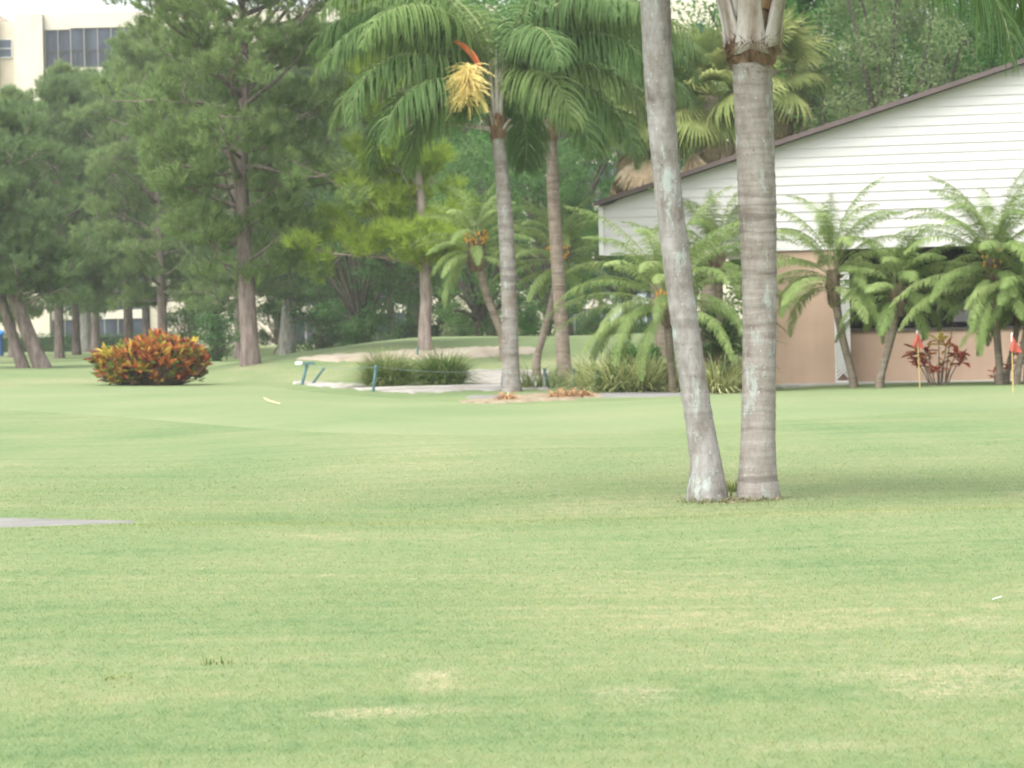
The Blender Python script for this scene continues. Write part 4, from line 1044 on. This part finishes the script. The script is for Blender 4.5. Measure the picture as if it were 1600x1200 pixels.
def fan_palm(label, head, base, Y, n, nd_, seed, sc=1.0):
    g_ = basis(base[0], base[1], Y); t_ = thing('fan_palm', label, 'palm', g_)
    b, top = trunk_mesh(g_, Y, [(base[0], base[1], 24), ((base[0] + head[0]) / 2, (base[1] + head[1]) / 2, 21), (head[0], head[1], 22)], ring=.08, amp=.02, seg=12, step=.06); b.build('trunk', m_bark_t, t_, smooth=True)
    r = random.Random(seed)
    for i in range(n):
        el = math.radians(80 - 120 * (i / n) ** .9 + r.uniform(-8, 8)); az = i * 2.39996 + r.uniform(-.3, .3)
        o = link('fan_leaf', FAN[i % 3], t_, (top[0], 0, top[2])); o.rotation_euler = (r.uniform(-.5, .5), -el, az); s = sc * r.uniform(.9, 1.25); o.scale = (s, s, s)
    for i in range(nd_):
        el = math.radians(r.uniform(-82, -48)); az = i * 2.39996
        o = link('dead_fan_leaf', FAND[i % 2], t_, (top[0], 0, top[2] - .15 - .5 * r.random())); o.rotation_euler = (r.uniform(-.4, .4), -el, az); s = sc * r.uniform(.9, 1.35); o.scale = (s, s, s)
fan_palm('fan palm with a brown skirt of dead leaves above the gable roof', (1112, 150), (1105, 540), 86, 34, 16, 1, 1.15)
fan_palm('fan palm with hanging dead leaves above the gable corner', (1005, 170), (1036, 549), 88, 30, 16, 2, 1.05)
fan_palm('fan palm with greyed flower plumes behind the ringed palm trunk', (1205, 110), (1200, 520), 90, 26, 12, 3, 1.0)

# ------------------------------------------------------------------ clumps of blades
def clump_parts(nb, Lb, wd, spread, seed, segs=6, r0=.18, grav=.9, flow=0):
    r = np.random.default_rng(seed); b = MB()
    a = r.uniform(0, 2 * np.pi, nb); q = r0 * np.sqrt(r.uniform(0, 1, nb)); cur = np.stack([np.cos(a) * q, np.sin(a) * q, np.full(nb, -.03)], 1)
    a2 = a + r.normal(0, .5, nb); e = r.uniform(.0, spread, nb)
    d = np.stack([np.cos(a2) * np.sin(e), np.sin(a2) * np.sin(e), np.cos(e)], 1); ln = Lb * r.uniform(.55, 1.12, nb)
    S = np.stack([-np.sin(a2 + r.normal(0, .8, nb)), np.cos(a2), 0 * a], 1); S /= np.linalg.norm(S, axis=1)[:, None]
    rows = [cur - S * wd / 3, cur + S * wd / 3]
    gr = grav * r.uniform(.5, 1.4, nb)
    for k in range(1, segs + 1):
        out = np.stack([np.cos(a2), np.sin(a2), 0 * a], 1)
        d = d + (np.array([0, 0, -.42]) + out * .22) * (gr * (k / segs) * 1.6)[:, None]; d /= np.linalg.norm(d, axis=1)[:, None]
        cur = cur + d * (ln / segs)[:, None]; cur[:, 2] = np.maximum(cur[:, 2], .01)
        w_ = wd / 2 * (1 - (k / segs) ** 2) + .001; rows += [cur - S * w_, cur + S * w_]
    V = np.stack(rows, 1); qd = np.array([(2 * k, 2 * k + 1, 2 * k + 3, 2 * k + 2) for k in range(segs)])
    Fc = (qd[None] + (np.arange(nb) * 2 * (segs + 1))[:, None, None]).reshape(-1, 4)
    return V.reshape(-1, 3), Fc, nb, segs
def clump(name, label, cat, u, v, Lb, nb, mats, wts, wd=.014, spread=.7, seed=0, r0=.2, grav=.9, Y=None, group=None):
    g_ = G(u, v) if Y is None else basis(u, v, Y)
    V, Fc, nb, segs = clump_parts(nb, Lb, wd, spread, seed, r0=r0, grav=grav)
    r = np.random.default_rng(seed + 500); mi = np.repeat(r.choice(len(mats), nb, p=wts), segs)
    b = MB(); b.add(V, Fc, mi); o = b.build(name, mats, loc=g_); tag(o, label, cat, group); return o
clump('lily_turf', 'round dark green grass clump behind the thick green stake', 'grass clump', 604, 604, 1.04, 2200, [m_lir, m_liryel], [.74, .26], .015, 1.15, 1, .32, .5)
clump('lily_turf', 'round dark green grass clump at the inner bend of the shell path', 'grass clump', 692, 602, 1.0, 2200, [m_lir, m_liryel], [.88, .12], .015, 1.15, 2, .32, .5)
clump('lily_turf', 'small grass clump squeezed between the two round dark clumps', 'grass clump', 650, 598, .7, 600, [m_lir, m_liryel], [.85, .15], .015, 1.2, 3, .2, .6)
VARL = ['first variegated grass clump beside the leaning green stake', 'variegated grass clump with green centre beside the cart path', 'pale variegated grass clump beside the date palm trunk', 'yellowish variegated grass clump behind the date palm trunk', 'variegated grass clump touching the ringed twin trunk', 'pale variegated grass clump between the twin trunks']
for i, (u, v) in enumerate(((938, 608), (965, 613), (1003, 613), (1033, 611), (1156, 610), (1122, 614))):
    clump('variegated_grass', VARL[i], 'grass clump', u, v, .92 + .08 * (i % 3), 560, [m_var, m_liryel, m_lir], [.72, .2, .08] if i != 1 else [.3, .15, .55], .030, 1.15, 10 + i, .32, .55, group='variegated grasses by the cart path')
clump('weedy_grass', 'thin yellow-green grass between the two tall feather palms', 'grass clump', 838, 606, .75, 170, [m_weed, m_lir], [.7, .3], .016, .8, 31, .45, .5)
clump('weedy_grass', 'loose yellowish grass beside the leaning green stakes', 'grass clump', 905, 604, .7, 170, [m_weed, m_lir], [.7, .3], .016, .8, 32, .45, .5)
clump('weedy_grass', 'dark low grass on the mound behind the variegated grasses', 'grass clump', 985, 560, .65, 260, [m_lir], [1.], .018, .9, 33, .6, .6)
clump('dry_plant', 'dry orange-brown tuft at the foot of the flowering palm', 'dry plant', 793, 626, .36, 150, [m_dryblade, m_fibre], [.85, .15], .035, 1.2, 34, .10, 1.0)
clump('dry_plant', 'larger dry orange-brown tuft between the two tall feather palms', 'dry plant', 880, 622, .38, 170, [m_dryblade, m_fibre], [.85, .15], .035, 1.2, 35, .22, 1.0)
clump('dry_plant', 'dry orange-brown tuft beside the leaning green stake', 'dry plant', 905, 621, .36, 150, [m_dryblade, m_fibre], [.85, .15], .035, 1.2, 36, .18, 1.0)
clump('weed_tuft', 'fringe of uncut grass round the foot of the leaning grey palm', 'weeds', 1100, 776, .07, 150, [m_weed, m_lir], [.8, .2], .006, .9, 38, .19, .5, Y=27.16)
clump('weed_tuft', 'fringe of uncut grass round the foot of the upright ringed palm', 'weeds', 1186, 772, .07, 150, [m_weed, m_lir], [.8, .2], .006, .9, 39, .19, .5, Y=27.16)
clump('weed_tuft', 'small green weed tuft between the feet of the twin palms', 'weeds', 1146, 768, .17, 160, [m_weed, m_liryel], [.8, .2], .008, .9, 37, .13, .5)
for i, (u, v, n) in enumerate(((338, 1038, 50), (180, 1061, 30))):
    clump('grass_tuft', ['dark grass tuft standing taller than the mown lawn', 'low ragged dark tuft in the mown lawn', 'small dark tuft in the straw-coloured lawn', 'dark bare tuft in the lawn by the dry streaks', 'tiny tuft in the mown lawn'][i], 'grass tuft', u, v, .04, n // 2, [m_weed, m_lir], [.9, .1], .006, 1.1, 60 + i, .07, .5)['kind'] = 'stuff'
# litter of dead leaf bits round the twin palms' feet
r = np.random.default_rng(77); b = MB(); n = 200; c0 = Vector(((bl.x + br.x) / 2, 27.12, 0))
pos = np.stack([c0.x + r.normal(0, .20, n), c0.y - .05 + r.normal(0, .22, n), np.zeros(n)], 1); pos[:, 2] = terrain(pos[:, 0], pos[:, 1]) + r.uniform(.006, .03, n)
b.scatter(LEAF[0], LEAF[1], frame_from_axis(np.array([0, 0, 1.]) + r.normal(0, .5, (n, 3)), r) * (r.uniform(.02, .065, n))[:, None, None], pos)
o = b.build('leaf_litter', plain('litter_brown', (.19, .15, .095), .9, .4, 14)); tag(o, 'brown dead leaf litter round the feet of the twin palms', 'litter'); o['kind'] = 'stuff'

# ------------------------------------------------------------------ crotons
CLF = (np.array([(0, 0, 0), (.35, .15, .06), (.75, .13, .04), (1, 0, -.10), (.75, -.13, .04), (.35, -.15, .06)]), np.array([(0, 1, 2), (0, 2, 3), (0, 3, 4), (0, 4, 5)]))
def croton():
    g_ = G(236, 602); k = g_.y / F; t_ = thing('croton_bush', 'wide croton bush with orange, red and yellow leaves on the lawn', 'shrub', g_)
    r = np.random.default_rng(15); W = 86 * k; H = 80 * k; wood = MB(); pos = []; ax = []; mi = []
    heads = []
    for i in range(430):
        a = r.uniform(0, 2 * np.pi); q = math.sqrt(r.uniform(0, 1)); x = math.cos(a) * q * W; y = math.sin(a) * q * W * .7
        # uneven top outline read across the bush: low shoulder left, dome right of centre
        top = np.interp(x / W, [-1, -.85, -.55, -.35, -.1, .05, .25, .5, .75, .9, 1.0], [.50, .66, .72, .74, .92, 1.0, .96, .80, .78, .60, .36]) * H * (1 - .25 * (y / (W * .7)) ** 2)
        lo = .03 * H + .20 * H * max(0, abs(x) / W - .75) / .25
        z = lo + (top - lo) * (r.uniform(.0, 1.0) ** .7) * r.uniform(.9, 1.02); heads.append((x, y, max(z, .12)))
    for x, y, z in heads:
        rt = np.array([x * .35, y * .35, -.05]); p1 = np.array([x, y, z]); wood.tube(smooth_path([tuple(rt), tuple(rt * .3 + p1 * .7 * np.array([1, 1, .7])), tuple(p1)], 5), np.linspace(.02, .008, 5), 4, cap=False)
        n = r.integers(8, 13); a = r.uniform(0, 2 * np.pi, n); e = r.uniform(-.4, 1.2, n)
        out = np.array([x / W, y / W, .2 + z / H]) * .5
        d = np.stack([np.cos(a) * np.cos(e), np.sin(a) * np.cos(e), np.sin(e)], 1) + out
        h = z / H; rx = x / W
        p = np.array([.32, .18 + .30 * max(0, h - .40),  .24 + .25 * max(0, rx) * (1 - h), .24 + .2 * max(0, -rx), .15 * (1.4 - h), .04 + .35 * max(0, rx - .2) * (1 - h)]); p /= p.sum()
        c0 = r.choice(6, p=p)
        for j in range(n):
            pos.append(p1 + r.normal(0, .03, 3)); ax.append(d[j]); mi.append(c0 if r.uniform() < .6 else r.choice(6, p=p))
    pos = np.array(pos); ax = np.array(ax); n = len(pos)
    X = ax / np.linalg.norm(ax, axis=1)[:, None]; Y = np.cross(np.array([0, 0, 1.]) + r.normal(0, .3, (n, 3)), X); Y /= np.linalg.norm(Y, axis=1)[:, None]; Z = np.cross(X, Y)
    R = np.stack([X, Y, Z], -1) * r.uniform(.18, .34, n)[:, None, None]
    lf = MB(); lf.scatter(CLF[0], CLF[1], R, pos, np.array(mi))
    wood.build('stem', m_stem, t_, smooth=True); lf.build('foliage', CROT, t_)
croton()
b = MB(); b.add(CLF[0], CLF[1]); LEAFO = [b.mesh('leaf', m_) for m_ in (CROT[2], CROT[0], CROT[1], CROT[5], petal('croton_wine', (.46, .075, .045)))]
def red_croton(label, u, v, heads, Y, seed):
    g_ = basis(u, v, Y); k = Y / F; t_ = thing('red_croton', label, 'shrub', g_); r = random.Random(seed); rr = np.random.default_rng(seed)
    for hu, hv, n, sc, pal in heads:
        p1 = np.array([(hu - u) * k, r.uniform(-.25, .15), P(hu, hv, Y).z - g_.z]); s = MB(); x0 = p1[0] * .35
        s.tube(smooth_path([(x0, 0, -.05), (x0 * .6 + p1[0] * .4, p1[1] * .5, p1[2] * .5), tuple(p1)], 7), np.linspace(.018, .010, 7), 6); s.build('stem', m_stem, t_, smooth=True)
        for j in range(n):
            a = j * 2.4 + r.uniform(-.3, .3); e = r.uniform(-.5, 1.25); X = Vector((math.cos(a) * math.cos(e), math.sin(a) * math.cos(e), math.sin(e))); Yv = Vector((0, 0, 1)).cross(X).normalized(); Z = X.cross(Yv)
            s_ = sc * r.uniform(1.0, 1.5); M_ = Matrix((X * s_, Yv * s_, Z * s_)).transposed().to_4x4(); M_.translation = Vector(p1) + Vector((0, 0, -.12 * (j / n)))
            o = link('leaf', LEAFO[r.choice(pal)], t_); o.matrix_local = M_
red_croton('red-leaved croton with bare stems below the porch windows, behind a pin flag', 1468, 594,
           [(1432, 545, 12, .22, (0, 1, 4)), (1428, 560, 11, .2, (0, 4)), (1450, 548, 12, .22, (0, 3, 1)), (1466, 530, 10, .2, (2, 2, 1)), (1478, 540, 9, .18, (2, 1, 0)), (1494, 548, 12, .21, (0, 4, 4)), (1500, 560, 11, .2, (0, 4)), (1462, 575, 10, .18, (0, 4)), (1443, 565, 12, .21, (0, 3, 1)), (1474, 562, 8, .15, (2, 0)), (1491, 506, 2, .06, (3,)), (1489, 568, 5, .15, (2,))], 62.6, 5)
red_croton('red croton half hidden behind the pin flag beside the upright date palm', 1596, 592, [(1590, 556, 11, .2, (0, 1, 4)), (1604, 548, 12, .2, (0, 4)), (1612, 565, 10, .2, (0, 4)), (1580, 570, 7, .16, (0, 4))], 61.4, 8)
red_croton('low dark red croton sprig beside the upright date palm trunk', 1556, 590, [(1552, 580, 7, .13, (0, 4)), (1560, 586, 6, .12, (4,))], 62.2, 9)

# ------------------------------------------------------------------ pin flags, stakes, ropes, small things
def pin_flag(label, ub, vb, ut, vt, fl, seed):
    g_ = G(ub, vb); Y = g_.y; t_ = thing('pin_flag', label, 'golf flag', g_); top = P(ut, vt, Y) - g_
    b = MB(); b.tube([(0, 0, -.08), tuple(top * .5), tuple(top)], [.012, .011, .010], 8); b.build('pole', m_pole, t_, smooth=True)
    b = MB(); b.tube([tuple(top * .80), tuple(top * 1.02)], [.014, .013], 8); b.build('pole_tip', m_paper, t_)
    k = Y / F; V = []; n = 8
    pl = [(fl[0][0], fl[0][1]), (fl[1][0], fl[1][1]), (fl[2][0], fl[2][1])]
    A, B_, D_ = [P(u, v, Y) - g_ for u, v in pl]
    f = MB(); rows = []
    for i in range(n + 1):
        s = i / n; l_ = A.lerp(B_, s); r_ = A.lerp(D_, s)
        for j in range(6):
            q = l_.lerp(r_, j / 5); rows.append((q.x, -.018 + .035 * math.sin(j * 1.6 + i * .5) * s, q.z))
    qd = [(i * 6 + j, i * 6 + j + 1, (i + 1) * 6 + j + 1, (i + 1) * 6 + j) for i in range(n) for j in range(5)]
    f.add(rows, qd); f.add(np.array(rows) + np.array([0, .006, 0]), [tuple(reversed(a)) for a in qd]); f.build('flag', m_flag, t_, smooth=True)
pin_flag('yellow practice pin with limp red flag before the red croton', 1437.5, 606, 1433, 518, [(1433.5, 519), (1425, 541), (1444, 545)], 1)
pin_flag('yellow practice pin with limp red flag before the upright date palm trunk', 1583, 615, 1581, 522, [(1581.5, 523), (1578, 549), (1597, 551)], 2)
def stake(label, ub, vb, ut, vt, wpx=6, Y=None, cap=False):
    g_ = G(ub, vb) if Y is None else basis(ub, vb, Y); Y = g_.y; k = Y / F; t_ = thing('rope_stake', label, 'stake', g_, 0, 'green rope stakes along the path'); top = P(ut, vt, Y) - g_
    b = MB(); r_ = wpx * k / 2; b.tube([tuple(top * -.1), (0, 0, 0), tuple(top * .97), tuple(top)], [r_, r_, r_, r_ * .6], 10); b.build('post', m_stake, t_, smooth=True)
    b = MB(); b.tube([tuple(top * .86), tuple(top * .90)], [r_ * 1.35, r_ * 1.35], 10); b.build('rope_collar', m_stake, t_)
    if cap:
        b = MB(); w_ = 11 * k; b.box(top.x - w_ * .5, top.x + w_ * 1.1, -.05, .05, top.z - .02, top.z + .03); b.box(top.x - w_ * .7, top.x - w_ * .5, -.045, .045, top.z - .05, top.z + .028, 0); b.build('cross_board', m_stake, t_)
    return g_ + top * .93
s1 = stake('thick upright green stake before the dark grass clumps', 583, 612, 588, 570, 5.2)
s2 = stake('green stake with a cross board at the end of the shell path', 472, 601, 480, 568, 5, cap=True)
s3 = stake('green stake tilted steeply beside the cross-board stake', 488, 600, 507, 574, 4)
s4 = stake('small green stake below the lime pine trunk', 652, 556, 653, 542, 3.5)
s5 = stake('green stake half behind the flowering palm trunk', 784, 604, 787, 576, 4)
s6 = stake('green stake tilting left between the two tall palms', 857, 606, 850, 575, 4.5)
s7 = stake('short green stake beside the plain brown palm', 897, 607, 897, 575, 3.5)
s8 = stake('tilted green stake in front of the variegated grass', 928, 613, 935, 577, 4)
s9 = stake('thin green stake on the mound before the far hedge', 929, 566, 933, 527, 4.5)
def rope(label, a, c_, sag, name='rope'):
    b = MB(); a = Vector(a); c_ = Vector(c_); b.tube([tuple(a.lerp(c_, i / 10) + Vector((0, 0, -sag * 4 * (i / 10) * (1 - i / 10)))) for i in range(11)], .006, 5)
    tag(b.build(name, m_rope), label, 'rope')
rope('thin green rope from the cross-board stake to the thick stake', s2, s1, .06)
rope('thin green rope from the thick stake past the dark grass clumps', s1, s5, .08)
g_ = G(382, 567); b = MB(); b.tube([(0, 0, .0), (0, 0, .03), (0, 0, .08), (0, 0, .11)], [.03, .07, .07, .03], 10); tag(b.build('tee_marker', m_ball, loc=g_, smooth=True), 'small white marker at the foot of the thick-trunked pine', 'marker')
g_ = G(467, 569); b = MB(); b.box(-.10, .10, -.05, .05, -.02, .06); b.box(-.08, .08, -.04, .04, .062, .075); tag(b.build('white_marker', m_ball, loc=g_), 'white block lying by the cross-board stake', 'marker')
g_ = G(1558, 941); b = MB(); b.hexa([(-.034, -.05, .018), (.030, .03, .024), (.034, .045, .024), (-.030, -.035, .018), (-.034, -.05, .024), (.030, .03, .031), (.034, .045, .031), (-.030, -.035, .024)])
tag(b.build('paper_scrap', m_paper, loc=g_), 'tiny white scrap of litter lying on the lawn', 'litter')
def dry_leaf(label, pts, w_):
    g0 = G(*pts[0]); b = MB(); rows = []
    P_ = [G(*p) - g0 for p in pts]; sm = smooth_path([tuple(q) for q in P_], 12)
    for i, q in enumerate(sm):
        hw = w_ * math.sin(math.pi * (i + .7) / 13) / 2 + .003; rows += [(q[0], q[1] - hw, q[2] + .025), (q[0], q[1], q[2] + .035), (q[0], q[1] + hw, q[2] + .025)]
    b.add(rows, [(3 * i + j, 3 * i + j + 1, 3 * i + j + 4, 3 * i + j + 3) for i in range(11) for j in range(2)]); tag(b.build('dry_palm_leaf', m_strawleaf, loc=g0), label, 'leaf')
dry_leaf('curled pale yellow palm leaf lying on the putting green', [(412, 623), (418, 627), (426, 630), (438, 633)], .5)
# blue umbrella at the left edge
g_ = G(2, 556); Y = g_.y; um = thing('blue_umbrella', 'bright blue closed umbrella on a dark stand beside the far hedge', 'umbrella', g_); k = Y / F
b = MB(); b.tube([(0, 0, -.05), (0, 0, 33 * k)], [9 * k * .5, 9 * k * .42], 10); b.build('stand', m_dblue, um, smooth=True)
b = MB(); zz = 33 * k; b.tube([(0, 0, zz - .02), (0, 0, zz + .05), (0, 0, zz + 5 * k), (0, 0, zz + 8 * k)], [10 * k * .5, 14 * k * .5, 10 * k * .5, .02], 12); b.build('canopy', m_blue, um, smooth=True)

# ------------------------------------------------------------------ air
HAZE = 0.0003
if HAZE > 0:
    m, t = mat_new('air'); pv = N(t, 'VolumePrincipled'); pv.inputs['Color'].default_value = (.93, .96, 1.0, 1); pv.inputs['Density'].default_value = HAZE; pv.inputs['Anisotropy'].default_value = .2
    o = N(t, 'OutputMaterial'); L(t, pv.outputs[0], o.inputs['Volume'])
    b = MB(); b.box(-490, 490, -70, 710, -1.6, 26); h = b.build('haze', m); h['kind'] = 'stuff'
